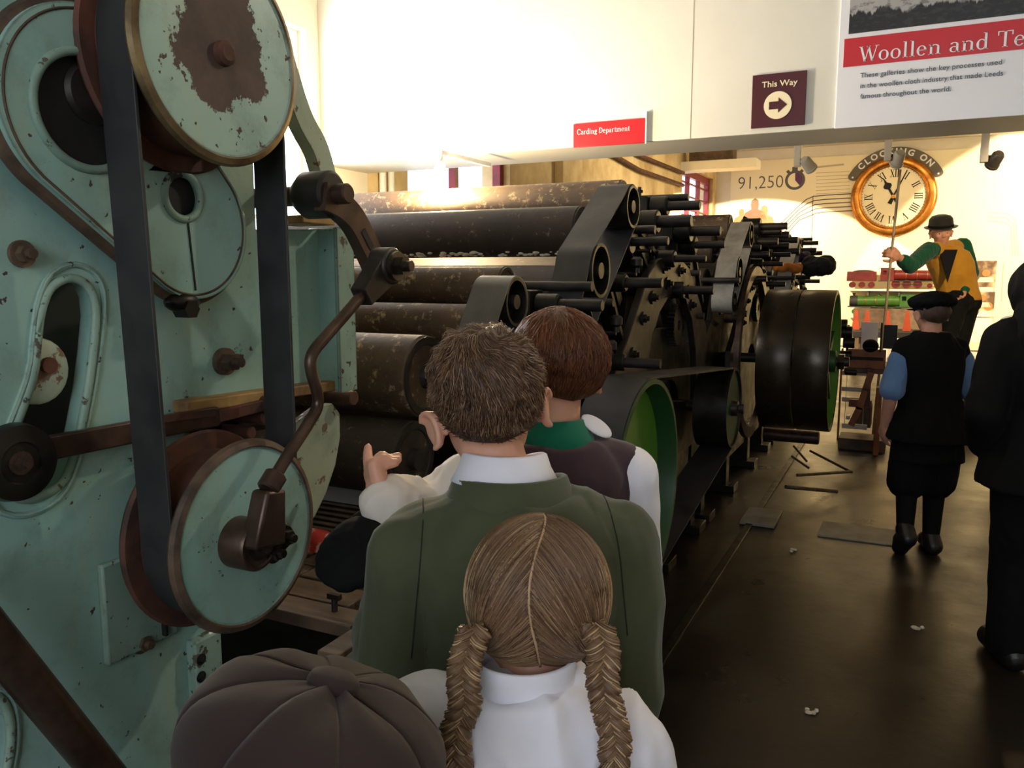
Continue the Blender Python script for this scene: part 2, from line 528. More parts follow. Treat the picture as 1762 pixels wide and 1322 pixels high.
window('window_2', W2, XL, M['redframe'], 'overexposed red barred window behind the top rollers', 2, 1, 0.07)
window('window_3', W3, XL, M['redframe'], 'dark red framed window high in the far corner', 3, 4, 0.11)
struct('baseboard_left', MB().span((XL, YR, 0), (XL + 0.02, YF, 0.14)), M['oldwood'])
# boxed pier, pipes and cable runs on the plaster wall
struct('trim_1', MB().span((XL, 7.63, 0), (XL + 0.09, 8.16, ZC)), M['plaster'], bevel=0.006)
for i, y in enumerate((4.60, 4.70)):
    tag(obj('wall_pipe', MB().tube([(XL + 0.05, y, 0.1), (XL + 0.05, y, 3.5)], 0.022, 12), M['white'], origin=(XL + 0.05, y, 0.1)),
        ['white vertical pipe by the bulkhead, the left of the pair', 'white vertical pipe by the bulkhead, the right of the pair'][i], 'pipe', 'white wall pipes')
for i, z in enumerate((2.98, 2.80)):
    tag(obj('cable_run', MB().tube([(XL + 0.04, 8.2, z + 0.1), (XL + 0.04, 10.3, z - 0.02), (XL + 0.04, 12.5, z)], 0.028, 10), M['rust'], origin=(XL + 0.04, 8.2, z)),
        ['rusty pipe high on stained wall, upper of two', 'rusty pipe high on stained wall, lower of two'][i], 'pipe', 'rusty wall pipes')
q = P(1250, 272, Y=12.6)
br = thing('girder_end', 'white boxed girder end with dark recess near far corner', 'girder', (q.x, 12.6, q.z - 0.15))
obj('casing', MB().span((q.x - 0.75, 12.5, q.z - 0.16), (q.x + 0.45, 12.9, q.z - 0.03)), M['white_wall'], br, bevel=0.005)
obj('girder', MB().span((q.x - 0.55, 12.55, q.z - 0.03), (q.x + 0.1, 12.85, 3.6)), M['oldwood'], br)

# ================================================================== lettering
def on_wall(v, f, x0, z0, Y, sx=1.0, sz=1.0):
    return [Vector((x0 + p[0] * sx, Y - (p[2] if len(p) > 2 else 0), z0 + p[1] * sz)) for p in v], f
def text_at(s, px0, px1, py, hpx, Y, offset=0.0):
    """sans text fitted between two pixels on a wall facing the viewer; hpx = capital height"""
    a = P(px0, py, Y=Y); b = P(px1, py, Y=Y)
    v, f = text_mesh(s, 1.0, offset=offset)
    w = max(p.x for p in v) - min(p.x for p in v)
    h = hpx * depth(a) / FPX / 0.70
    m = min(p.x for p in v)
    v = [Vector((p.x - m, p.y, p.z)) for p in v]
    return on_wall(v, f, a.x, a.z, Y, (b.x - a.x) / w, h)

class Serif:
    """small roman alphabet: thick stems, thin joins, bracketless serifs"""
    def __init__(s): s.v = []; s.f = []; s.x = 0.0
    def quad(s, *p):
        b = len(s.v); s.v += [Vector((q[0] + s.x, q[1], 0)) for q in p]; s.f.append(tuple(range(b, b + len(p))))
    def stem(s, x, y0, y1, w=0.13, bot=1, top=1):
        s.quad((x, y0), (x + w, y0), (x + w, y1), (x, y1))
        if bot: s.quad((x - 0.08, y0), (x + w + 0.08, y0), (x + w + 0.08, y0 + 0.035), (x - 0.08, y0 + 0.035))
        if top: s.quad((x - 0.08, y1 - 0.035), (x + w + (0.08 if top > 1 else 0), y1 - 0.035), (x + w + (0.08 if top > 1 else 0), y1), (x - 0.08, y1))
    def diag(s, x0, y0, x1, y1, w): s.quad((x0, y0), (x0 + w, y0), (x1 + w, y1), (x1, y1))
    def bowl(s, cx, cy, rx, ry, a0=0, a1=360, tk=0.14, tn=0.045, n=20):
        pr = None
        for k in range(n + 1):
            a = R(a0 + (a1 - a0) * k / n); t = tn + (tk - tn) * abs(math.cos(a)) ** 1.5
            o = (cx + rx * math.cos(a), cy + ry * math.sin(a)); i = (cx + (rx - t) * math.cos(a), cy + (ry - min(t, 0.06)) * math.sin(a))
            if pr: s.quad(pr[0], o, i, pr[1])
            pr = (o, i)
    def ch(s, c):
        xh = 0.64
        if c == 'W':
            s.diag(0.0, 1, 0.27, 0, 0.13); s.diag(0.30, 0, 0.52, 1, 0.05); s.diag(0.44, 1, 0.71, 0, 0.13); s.diag(0.74, 0, 1.0, 1, 0.05)
            for x in (-0.06, 0.40, 0.92): s.quad((x, 0.965), (x + 0.24, 0.965), (x + 0.24, 1), (x, 1))
            w = 1.12
        elif c == 'o': s.bowl(0.30, xh / 2, 0.30, xh / 2 + 0.01); w = 0.68
        elif c == 'l': s.stem(0.09, 0, 1.04); w = 0.38
        elif c == 'i': s.stem(0.09, 0, xh); s.bowl(0.155, 0.85, 0.08, 0.08, tk=0.08, tn=0.06); w = 0.38
        elif c == 'e':
            s.bowl(0.28, xh / 2, 0.28, xh / 2 + 0.01, 0, 318); s.quad((0.06, 0.33), (0.55, 0.33), (0.55, 0.375), (0.06, 0.375)); w = 0.64
        elif c in 'nmr':
            s.stem(0.09, 0, xh); w = 0.09
            k = {'n': 1, 'm': 2, 'r': 0}[c]
            if c == 'r': s.bowl(0.36, xh - 0.17, 0.19, 0.17, 40, 165, 0.10); w = 0.58
            for j in range(k):
                x = 0.09 + 0.40 * j
                s.bowl(x + 0.265, xh - 0.19, 0.265, 0.19, 0, 165, 0.13); s.stem(x + 0.40, 0, xh - 0.18, top=0)
            if k: w = 0.09 + 0.40 * k + 0.29
        elif c == 'a':
            s.stem(0.36, 0, xh - 0.16, top=0); s.bowl(0.25, xh - 0.17, 0.24, 0.17, 0, 160, 0.13); s.bowl(0.24, 0.19, 0.24, 0.19, 60, 330, 0.12); w = 0.64
        elif c == 'd': s.bowl(0.28, xh / 2, 0.28, xh / 2 + 0.01, 40, 320); s.stem(0.44, 0, 1.04); w = 0.72
        elif c == 'p': s.bowl(0.36, xh / 2, 0.28, xh / 2 + 0.01, -140, 140); s.stem(0.09, -0.3, xh); w = 0.72
        elif c == 'g':
            s.bowl(0.27, 0.43, 0.24, 0.21); s.bowl(0.28, -0.10, 0.28, 0.15, tk=0.09); s.quad((0.14, 0.20), (0.30, 0.20), (0.30, 0.05), (0.12, 0.05)); s.quad((0.42, 0.56), (0.58, 0.56), (0.58, 0.63), (0.42, 0.60)); w = 0.62
        elif c == 't': s.stem(0.10, 0.05, 0.84, bot=0, top=0); s.quad((0.0, 0.59), (0.36, 0.59), (0.36, 0.64), (0.0, 0.64)); s.bowl(0.27, 0.12, 0.17, 0.12, 190, 310, 0.10); w = 0.42
        elif c == 'T':
            s.stem(0.34, 0, 1, 0.14, 1, 0); s.quad((0, 0.95), (0.82, 0.95), (0.82, 1), (0, 1))
            for x in (0, 0.76): s.quad((x, 0.74), (x + 0.06, 0.74), (x + 0.06, 0.96), (x, 0.96))
            w = 0.86
        elif c == 'C': s.bowl(0.46, 0.5, 0.46, 0.51, 42, 318, 0.15); s.quad((0.76, 0.68), (0.82, 0.68), (0.82, 0.97), (0.76, 0.9)); w = 0.92
        elif c == 'D': s.stem(0.10, 0, 1, 0.14); s.bowl(0.24, 0.5, 0.60, 0.5, -90, 90, 0.15); w = 0.94
        else: w = 0.36
        s.x += w + 0.03
    def text(s, t):
        for c in t: s.ch(c)
        return s
def serif_at(t, px0, px1, py0, py1, hpx, Y, word=None):
    """serif line from pixel to pixel on a wall facing the viewer"""
    g = Serif(); full = Serif().text(t).x
    for k, w in enumerate(t.split(' ')):
        if k: g.ch(' ')
        if word is None or word == k: g.text(w)
        else: g.x += Serif().text(w).x
    g.x = full; a = P(px0, py0, Y=Y); b = P(px1, py1, Y=Y)
    h = hpx * depth(a) / FPX
    return on_wall(g.v, g.f, a.x, (a.z + b.z) / 2, Y, (b.x - a.x) / g.x, h)

# ---- signs on the bulkhead
YS = YB
def sign_board(name, label, px0, px1, py0, py1, m, th=0.012, parent=None, cat='sign'):
    a = P(px0, py0, Y=YS); b = P(px1, py1, Y=YS)
    e = thing(name, label, cat, (a.x, YS, min(a.z, b.z))) if parent is None else parent
    mb = MB().span((a.x, YS - th, b.z), (b.x, YS, a.z))
    obj('board', mb, m, e, bevel=0.0015)
    return e
yt = YS - 0.014
a = P(1440, 150, Y=YS); b = P(1800, 196, Y=YS); zt = 3.2
e = thing('gallery_sign', 'large white gallery sign with red title band and dark photograph', 'sign', (a.x, YS, b.z))
obj('board', MB().span((a.x, YS - 0.012, b.z), (b.x + 0.25, YS, zt)), M['signwhite'], e, bevel=0.0015)
z0 = P(1500, 111, Y=yt).z; z1 = P(1500, 62, Y=yt).z
obj('title_band', MB().span((P(1452, 90, Y=yt).x, yt - 0.001, z0), (b.x + 0.25, yt + 0.002, z1)), M['signred'], e)
def photo_mat():
    t = NT('dark_mill_photograph')
    sp = t.n('SeparateXYZ'); t.l(t.tc.outputs['Object'], sp.inputs[0])
    h = t.math('SUBTRACT', sp.outputs[2], t.math('MULTIPLY', t.noise(9, 7, 0.75, t.coord((1, 1, 0.05))), 0.16))
    c = t.mix(t.ramp(h, -0.005, 0.004), rgb('1C1C1E'), rgb('A4A4A4'))
    c = t.mix(t.math('MULTIPLY', t.ramp(t.noise(30, 5, 0.6, t.coord((1, 1, 2))), 0.5, 0.62), 0.6), c, rgb('38383A'))
    t.base(c); t.rough(0.35); return t.m
obj('photograph', MB().span((P(1461, 40, Y=yt).x, yt - 0.001, P(1500, 54, Y=yt).z), (b.x + 0.25, yt + 0.002, zt - 0.01)), photo_mat(), e, origin=(a.x, YS, P(1500, 54, Y=yt).z))
for w_ in range(3): obj('title_word', serif_at('Woollen and Te', 1479, 1766, 101, 83, 25, yt - 0.002, w_), M['signwhite'], e)
for k, (t, x1) in enumerate((('These galleries show the key processes used', 1722), ('in the woollen cloth industry that made Leeds', 1724), ('famous throughout the world.', 1635))):
    obj('text_line', text_at(t, 1480, x1, 134 + k * 18, 8.0, yt), M['ink'], e)

e = sign_board('direction_sign', 'small maroon This Way sign with arrow in cream disc', 1296, 1385, 131, 215, M['maroon'])
obj('lettering', text_at('This Way', 1311, 1372, 151, 9.5, yt, 0.012), M['cream'], e)
c = P(1338, 181, Y=yt); r = 23 * depth(c) / FPX
obj('disc', MB().cyl((c.x, yt + 0.001, c.z), (c.x, yt - 0.001, c.z), r, n=40), M['cream'], e)
mb = MB(); s = r
mb.plate([(-0.62 * s, -0.28 * s), (0.05 * s, -0.28 * s), (0.05 * s, -0.55 * s), (0.68 * s, 0), (0.05 * s, 0.55 * s), (0.05 * s, 0.28 * s), (-0.62 * s, 0.28 * s)], [], (c.x, yt - 0.001, c.z), UX, UZ, 0.001)
obj('arrow', mb, M['maroon'], e)
e = sign_board('department_sign', 'small red Carding Department sign at bulkhead lower edge', 988, 1113, 214, 246, M['signred'])
obj('lettering', serif_at('Carding Department', 993, 1084, 231, 226, 9, yt), M['signwhite'], e)
p = P(1113, 215, Y=YS)
obj('edge_strip', MB().span((p.x - 0.003, YS - 0.016, P(1113, 248, Y=YS).z), (p.x + 0.003, YS, P(1113, 192, Y=YS).z)), M['white'], e)

# ================================================================== far gallery: the clock wall
YP = YF - 0.03
pa = P(1258, 300, Y=YP)
dp = thing('time_exhibit', 'pale printed panel with time graphics covering the far wall', 'exhibit', (0, YP, 0.25))
obj('board', MB().span((pa.x, YP, 0.25), (XR - 0.02, YF - 0.004, 3.42)), M['panel'], dp)
yq = YP - 0.003
obj('number_lettering', text_at('91,250', 1270, 1347, 326, 21, yq, -0.012), M['ink'], dp)
def disc_print(px, py, rpx, rin, m, name, a0=0, a1=360, Y=yq):
    c = P(px, py, Y=Y); r = rpx * depth(c) / FPX; ri = rin * depth(c) / FPX
    v = []; f = []; n = 36
    for k in range(n + 1):
        a = R(a0 + (a1 - a0) * k / n)
        v += [c + Vector((math.sin(a) * ri, 0, math.cos(a) * ri)), c + Vector((math.sin(a) * r, 0, math.cos(a) * r))]
        if k: b = 2 * k; f.append((b - 2, b - 1, b + 1, b))
    return obj(name, (v, f), m, dp)
disc_print(1368, 310, 16.5, 12, M['ink'], 'stopwatch_ring')
disc_print(1368, 310, 12, 0, M['purple'], 'stopwatch_wedge', 0, 140, yq - 0.001)
c = P(1368, 291, Y=yq); s = depth(c) / FPX
obj('stopwatch_crown', MB().box((c.x, yq, c.z), (9 * s, 0.003, 7 * s)), M['ink'], dp)
for sx in (-1, 1):
    obj('stopwatch_button', MB().box((c.x + sx * 11 * s, yq, c.z - 4 * s), (5 * s, 0.003, 5 * s), Euler((0, sx * 0.7, 0)).to_matrix()), M['ink'], dp)
def line_print(pts, w, m, name='printed_line', Y=yq):
    mb = MB(); q = [P(x, y, Y=Y) for x, y in pts]
    v = []; f = []
    for i, p in enumerate(q):
        t = (q[min(i + 1, len(q) - 1)] - q[max(i - 1, 0)]).normalized(); nn = Vector((-t.z, 0, t.x)) * (w * depth(p) / FPX / 2)
        v += [p + nn, p - nn]
        if i: f.append((2 * i - 2, 2 * i - 1, 2 * i + 1, 2 * i))
    return obj(name, (v, f), m, dp)
for k in range(5):
    y = 334 + k * 7.3
    line_print([(1474, y - 1), (1420 - k * 1, y + 2), (1400 + k * 1, y + 4), (1388 + k, y + 9), (1375, y + 20 - k), (1322 + k * 6, y + 72 - k * 6)], 1.7, M['ink'])
line_print([(1399, 337), (1397, 400), (1395, 440)], 1.2, M['ink'])
for k in range(3):
    line_print([(1700, 366 + 7 * k), (1735 - 4 * k, 368 + 7 * k), (1748 - 4 * k, 380 + 5 * k), (1752 - 5 * k, 440)], 1.2, M['inkpale'])
line_print([(1404, 288), (1452, 283)], 3, M['inkpale'])
for k in range(7): line_print([(1404, 298 + 6 * k), (1462, 295 + 6 * k)], 1.0, M['inkpale'])
line_print([(1712, 452), (1708, 560)], 1.5, M['inkpale'])
line_print([(1727, 452), (1723, 520)], 1.5, M['inkpale'])
def photo2(px0, px1, py0, py1, seed):
    a = P(px0, py0, Y=yq); b = P(px1, py1, Y=yq)
    t = NT('sepia_photograph_%d' % seed)
    c = t.mix(t.ramp(t.noise(3.2 + seed, 4, 0.5), 0.42, 0.62), rgb('6A5038'), rgb('D8BE94'))
    c = t.mix(t.math('MULTIPLY', t.ramp(t.noise(9, 4, 0.5), 0.45, 0.6), 0.5), c, rgb('4A3626'))
    t.base(c); t.rough(0.4)
    p = obj('photograph', MB().span((a.x, yq - 0.004, b.z), (b.x, yq, a.z)), t.m, dp, origin=((a.x + b.x) / 2 + seed, yq, b.z))
    return p, a, b
for (x0, x1, y0, y1, sd, heads) in ((1680, 1712, 449, 494, 1, [(1697, 470, 6, 13)]), (1668, 1709, 502, 547, 2, [(1690, 513, 6, 14), (1700, 527, 7, 16)])):
    photo2(x0, x1, y0, y1, sd)
    for hx, hy, r, bw in heads:
        c = P(hx, hy, Y=yq - 0.006); s = depth(c) / FPX
        mb = MB().cyl((c.x, c.y, c.z), (c.x, c.y - 0.002, c.z), r * s, n=20)
        obj('printed_head', mb, M['tan'], dp)
        obj('printed_figure', MB().plate([(-bw * s, -2.6 * r * s), (bw * s, -2.6 * r * s), (bw * 0.7 * s, -1.2 * r * s), (-bw * 0.7 * s, -1.2 * r * s)], [], (c.x, c.y, c.z), UX, UZ, 0.002), M['cream'], dp)
# three printed busts low on the panel
for (px, py, s0, m) in ((1276, 366, 0.75, M['tan']), (1299, 352, 1.15, M['brownprint']), (1315, 362, 1.0, M['tan'])):
    c = P(px, py, Y=yq - 0.004); s = depth(c) / FPX * s0
    prof = [(-19, -42), (19, -42), (18, -22), (14, -12), (5, -7), (6, 0), (5, 6), (0, 9), (-5, 6), (-6, 0), (-5, -7), (-14, -12), (-18, -22)]
    obj('printed_bust', MB().plate([(x * s, z * s) for x, z in prof], [], (c.x, c.y, c.z), UX, UZ, 0.003), m, dp)

# ---- the clock
ck = P(1537, 338, Y=YP - 0.10); s = depth(ck) / FPX; cr = 66 * s
M['gold'] = mat('gilded_clock_rim', 'C08034', '8A5218', 6, 0.28, 0.75, rvar=0.08)
M['face'] = mat('ivory_clock_face', 'F4EBCB', 'EFE4BE', 2, 0.35)
clk = thing('gallery_clock', 'large round clock with gilded rim and Roman numerals', 'clock', (ck.x, YP, ck.z - cr))
yc = YP - 0.06
obj('case', MB().cyl((ck.x, YP, ck.z), (ck.x, yc, ck.z), cr * 0.95, n=64), M['gold'], clk)
prof = []
for k in range(25):
    a = 2 * PI * k / 24; rr = 0.105 * cr * (1 + 0.18 * math.cos(2 * a))
    prof.append((cr * 0.905 + rr * math.cos(a), 0.02 + rr * 0.9 * math.sin(a)))
obj('rim', MB().lathe((ck.x, yc, ck.z), (0, -1, 0), prof, 72), M['gold'], clk)
prof = []
for k in range(13):
    a = 2 * PI * k / 12; rr = 0.03 * cr; prof.append((cr * 0.80 + rr * math.cos(a), 0.03 + rr * math.sin(a)))
obj('bezel', MB().lathe((ck.x, yc, ck.z), (0, -1, 0), prof, 72), M['gold'], clk)
obj('dial', MB().cyl((ck.x, yc, ck.z), (ck.x, yc - 0.012, ck.z), cr * 0.81, n=64), M['face'], clk)
yn = yc - 0.0135
NUM = ['XII', 'I', 'II', 'III', 'IIII', 'V', 'VI', 'VII', 'VIII', 'IX', 'X', 'XI']
def numeral(t, ang):
    v = []; f = []; x = 0; H = 0.19 * cr
    def q(a, b, w):
        i = len(v); v.extend([(a[0] - w / 2, a[1]), (a[0] + w / 2, a[1]), (b[0] + w / 2, b[1]), (b[0] - w / 2, b[1])]); f.append((i, i + 1, i + 2, i + 3))
    for c in t:
        tw, tn, st = 0.026 * cr, 0.010 * cr, 0.008 * cr
        if c == 'I': q((x + 0.03 * cr, 0), (x + 0.03 * cr, H), tw); adv = 0.055 * cr; ser = [(x + 0.03 * cr, 0), (x + 0.03 * cr, H)]
        elif c == 'V': q((x + 0.055 * cr, 0), (x + 0.015 * cr, H), tw); q((x + 0.055 * cr, 0), (x + 0.095 * cr, H), tn); adv = 0.11 * cr; ser = [(x + 0.02 * cr, H), (x + 0.09 * cr, H)]
        else: q((x + 0.09 * cr, 0), (x + 0.015 * cr, H), tw); q((x + 0.015 * cr, 0), (x + 0.09 * cr, H), tn); adv = 0.105 * cr; ser = [(x + 0.02 * cr, 0), (x + 0.09 * cr, 0), (x + 0.02 * cr, H), (x + 0.09 * cr, H)]
        for sx, sy in ser:
            i = len(v); v.extend([(sx - 0.03 * cr, sy - st / 2), (sx + 0.03 * cr, sy - st / 2), (sx + 0.03 * cr, sy + st / 2), (sx - 0.03 * cr, sy + st / 2)]); f.append((i, i + 1, i + 2, i + 3))
        x += adv
    out = []
    ca, sa = math.cos(-ang), math.sin(-ang)
    for a, b in v:
        a -= x / 2; b += 0.50 * cr
        out.append(Vector((ck.x + a * ca - b * sa, yn, ck.z + a * sa + b * ca)))
    return out, f
for k, t in enumerate(NUM): obj('numeral', numeral(t, R(30 * k)), M['black'], clk)
for k in range(60):
    a = R(6 * k); rr = 0.755 * cr
    if k == 0: mk = MB()
    mk.box((ck.x + math.sin(a) * rr, yn, ck.z + math.cos(a) * rr), (0.016 * cr, 0.002, 0.016 * cr))
obj('minute_track', mk, M['black'], clk, kind='stuff')
def hand(name, ang, prof):
    ca, sa = math.cos(-ang), math.sin(-ang)
    L = [(x * ca * cr - y * sa * cr, x * sa * cr + y * ca * cr) for x, y in prof]
    return obj(name, MB().plate(L, [], (ck.x, yn - 0.004, ck.z), UX, UZ, 0.004), M['black'], clk)
hand('hour_hand', R(-29), [(-0.03, -0.16), (0.03, -0.16), (0.028, 0.22), (0.10, 0.28), (0.10, 0.34), (0.03, 0.40), (0, 0.56), (-0.03, 0.40), (-0.10, 0.34), (-0.10, 0.28), (-0.028, 0.22)])
hand('minute_hand', R(24), [(-0.055, -0.20), (0.055, -0.20), (0.02, 0.1), (0.014, 0.72), (-0.014, 0.72), (-0.02, 0.1)])
obj('hand_boss', MB().cyl((ck.x, yn, ck.z), (ck.x, yn - 0.012, ck.z), 0.05 * cr, n=20), M['gold'], clk)
# CLOCKING ON arc plate
M['arcgrey'] = mat('grey_arc_plate', '5E5A50', '565248', 3, 0.5)
ap = thing('arched_plaque', 'grey arched plaque lettered CLOCKING ON above the clock', 'sign', (ck.x, YP, ck.z + cr))
def arc_pt(r, a): return (math.sin(a) * r, math.cos(a) * r)
ro, ri, A = 1.27 * cr, 1.04 * cr, R(62)
L = [arc_pt(ro, -A + 2 * A * k / 40) for k in range(41)]
for k in range(9):
    t = PI * k / 8; rm, rw = (ro + ri) / 2, (ro - ri) / 2
    L.append(arc_pt(rm + rw * math.cos(t), A + 0.07 * math.sin(t)))
L += [arc_pt(ri, A - 2 * A * k / 40) for k in range(41)]
for k in range(9):
    t = PI - PI * k / 8; L.append(arc_pt(rm + rw * math.cos(t), -A - 0.07 * math.sin(t)))
obj('plate', MB().plate([(x, z) for x, z in reversed(L)], [], (ck.x, YP - 0.004, ck.z), UX, UZ, 0.03), M['arcgrey'], ap)
txt = 'CLOCKING ON'
wd_ = {'I': 0.34, ' ': 0.45, 'G': 0.85, 'O': 0.88, 'C': 0.82, 'N': 0.84, 'K': 0.78, 'L': 0.66}
tot = sum(wd_[c] for c in txt); cur = -tot / 2
for c in txt:
    w = wd_[c]; am = (cur + w / 2) / tot * R(100)
    cur += w
    if c == ' ': continue
    v, f = text_mesh(c, 0.215 * cr, 'CENTER', 0.004)
    ca, sa = math.cos(-am), math.sin(-am); out = []
    for p in v:
        b = p.y + 1.085 * cr; out.append(Vector((ck.x + p.x * ca - b * sa, YP - 0.034 - p.z, ck.z + p.x * sa + b * ca)))
    obj('letter', (out, f), M['signwhite'], ap)
for sg in (-1, 1):
    q = arc_pt(1.15 * cr, sg * R(62)); obj('dot', MB().cyl((ck.x + q[0], YP - 0.03, ck.z + q[1]), (ck.x + q[0], YP - 0.035, ck.z + q[1]), 0.025 * cr, n=14), M['signwhite'], ap)

# ---- track spotlights hanging just behind the bulkhead
M['fixture'] = mat('spotlight_enamel', 'D8D2C4', 'C6BFAF', 6, 0.4)
M['fixdark'] = mat('spotlight_dark_enamel', '57524A', '453F38', 6, 0.4, 0.3)
ZT = 2.50
tag(obj('lighting_track', MB().span((-0.9, 6.97, ZT), (3.2, 7.03, ZT + 0.05)).span((-0.6, 6.99, ZT + 0.05), (-0.57, 7.01, ZC)).span((2.4, 6.99, ZT + 0.05), (2.43, 7.01, ZC)), M['fixture']), 'slim white lighting track carrying the spotlights', 'lighting track')
for (px, py, m, lab, ya) in ((1385, 280, M['fixture'], 'pale spotlight hanging in front of the stopwatch graphic', 0.4), (1541, 270, M['fixture'], 'pale spotlight hanging in front of the clock plaque', -0.2), (1708, 272, M['fixdark'], 'dark spotlight hanging at the far right', -0.3)):
    c = P(px, py, Y=7.0)
    e = thing('track_spotlight', lab, 'spotlight', (c.x, 7.0, c.z), 'track spotlights')
    obj('gearbox', MB().span((c.x - 0.08, 6.96, c.z - 0.03), (c.x - 0.03, 7.04, ZT)), M['fixture'], e, bevel=0.004)
    obj('yoke', MB().tube([(c.x - 0.05, 7.0, c.z + 0.01), (c.x, 7.0, c.z + 0.01)], 0.012, 10), M['fixdark'], e)
    d = Vector((ya, 0.7, -0.55)).normalized(); o = Vector((c.x + 0.02, 7.0, c.z - 0.01))
    b = obj('can', MB().lathe(o - d * 0.06, d, [(0, 0), (0.03, 0), (0.042, 0.02), (0.046, 0.12), (0.042, 0.12), (0.036, 0.07), (0, 0.07)], 24), m, e)
    obj('rim', MB().ring(o - d * 0.06, d, 0.042, 0.050, 0.105, 0.125, 24), m, b)

# ---- shelves and model locomotives on the far wall
M['locored'] = mat('crimson_locomotive_paint', '5A1A16', '461210', 8, 0.3)
M['locogreen'] = mat('apple_green_locomotive_paint', '34561E', '284818', 8, 0.3)
M['orange'] = mat('orange_bracket_paint', '9A3A18', '863012', 6, 0.5)
YL = YP - 0.22
for (py, lab) in ((497, 'white shelf under the red model locomotive'), (543, 'white shelf under the green model locomotive')):
    a = P(1460, py, Y=YL); b = P(1640, py - 3, Y=YL)
    e = thing('wall_shelf', lab, 'shelf', (a.x, YL, a.z), 'locomotive shelves')
    obj('board', MB().span((a.x, YL - 0.14, a.z - 0.03), (b.x, YP, a.z)), M['panel'], e)
    for k in range(3):
        x = a.x + (b.x - a.x) * (0.2 + 0.3 * k); obj('bracket', MB().span((x - 0.012, YL - 0.1, a.z - 0.11), (x + 0.012, YP, a.z - 0.03)), M['fixdark'], e)
def locomotive(px0, px1, py_base, hpx, flip, paint, label):
    a = P(px0, py_base, Y=YL); b = P(px1, py_base, Y=YL); z0 = P((px0 + px1) / 2, py_base, Y=YL).z
    L = b.x - a.x; H = hpx * depth(a) / FPX
    e = thing('model_locomotive', label, 'model locomotive', ((a.x + b.x) / 2, YL, z0), 'model locomotives')
    X = (lambda t: a.x + L * t) if not flip else (lambda t: b.x - L * t)     # t = 0 at the chimney end
    def bx(t0, t1, y, za, zb): return MB().span((X(t0), YL - y, z0 + H * za), (X(t1), YL + y, z0 + H * zb))
    obj('running_board', bx(0.0, 0.66, 0.09, 0.33, 0.38), M['black'], e)
    mbb = MB().cyl((X(0.02), YL, z0 + 0.62 * H), (X(0.5), YL, z0 + 0.64 * H), 0.24 * H, 0.27 * H, n=24, ch=0.01)
    bo = obj('boiler', mbb, paint, e)
    obj('smokebox', MB().cyl((X(0.015), YL, z0 + 0.62 * H), (X(0.10), YL, z0 + 0.62 * H), 0.252 * H, n=24, ch=0.01), M['black'], bo)
    for t in (0.17, 0.27, 0.38): obj('boiler_band', MB().ring((X(t), YL, z0 + 0.63 * H), (1, 0, 0), 0.2 * H, 0.268 * H, -0.004, 0.004, 24), M['gold'], bo)
    obj('chimney', MB().lathe((X(0.055), YL, z0 + 0.82 * H), (0, 0, 1), [(0, 0), (0.06 * H, 0), (0.055 * H, 0.1 * H), (0.075 * H, 0.16 * H), (0, 0.16 * H)], 16), M['black'], e)
    obj('dome', MB().sphere((X(0.30), YL, z0 + 0.88 * H), (0.07 * H, 0.07 * H, 0.09 * H), 14, 8), paint, e)
    cabp = MB()
    cabp.plate([(0, 0.36 * H), (0.14 * L, 0.36 * H), (0.14 * L, 0.98 * H), (0, 0.98 * H)], [[(0.02 * L, 0.66 * H), (0.06 * L, 0.66 * H), (0.06 * L, 0.86 * H), (0.02 * L, 0.86 * H)]], (min(X(0.5), X(0.64)), YL - 0.075, z0), UX, UZ, 0.006)
    cabp.plate([(0, 0.36 * H), (0.14 * L, 0.36 * H), (0.14 * L, 0.98 * H), (0, 0.98 * H)], [], (min(X(0.5), X(0.64)), YL + 0.08, z0), UX, UZ, 0.006)
    cabp.span((X(0.5), YL - 0.08, z0 + 0.36 * H), (X(0.505), YL + 0.08, z0 + 0.98 * H))
    cb = obj('cab', cabp, paint, e)
    obj('cab_roof', bx(0.49, 0.66, 0.09, 0.97, 1.0), M['black'], cb)
    te = obj('tender', bx(0.68, 0.99, 0.08, 0.34, 0.82), paint, e, bevel=0.008)
    obj('coal', MB().sphere((X(0.82), YL, z0 + 0.80 * H), (0.12 * L, 0.06, 0.1 * H), 12, 6), M['black'], te)
    for t, r in ((0.07, 0.12), (0.14, 0.12), (0.26, 0.2), (0.37, 0.2), (0.48, 0.2), (0.73, 0.15), (0.83, 0.15), (0.93, 0.15)):
        for sy in (-1, 1):
            w = obj('wheel', MB().lathe((X(t), YL + sy * 0.055, z0 + r * H), (0, sy, 0), [(0, 0), (0.9 * r * H, 0), (r * H, 0.0), (r * H, 0.016), (0.8 * r * H, 0.016), (0.78 * r * H, 0.008), (0.3 * r * H, 0.008), (0.25 * r * H, 0.018), (0, 0.018)], 20), paint, e)
    obj('coupling_rod', MB().span((X(0.25), YL - 0.08, z0 + 0.18 * H), (X(0.49), YL - 0.074, z0 + 0.22 * H)), M['steel'], e)
locomotive(1455, 1624, 496, 34, True, M['locored'], 'crimson model locomotive with tender on the upper shelf')
locomotive(1458, 1640, 542, 36, False, M['locogreen'], 'green model locomotive with tender on the lower shelf')
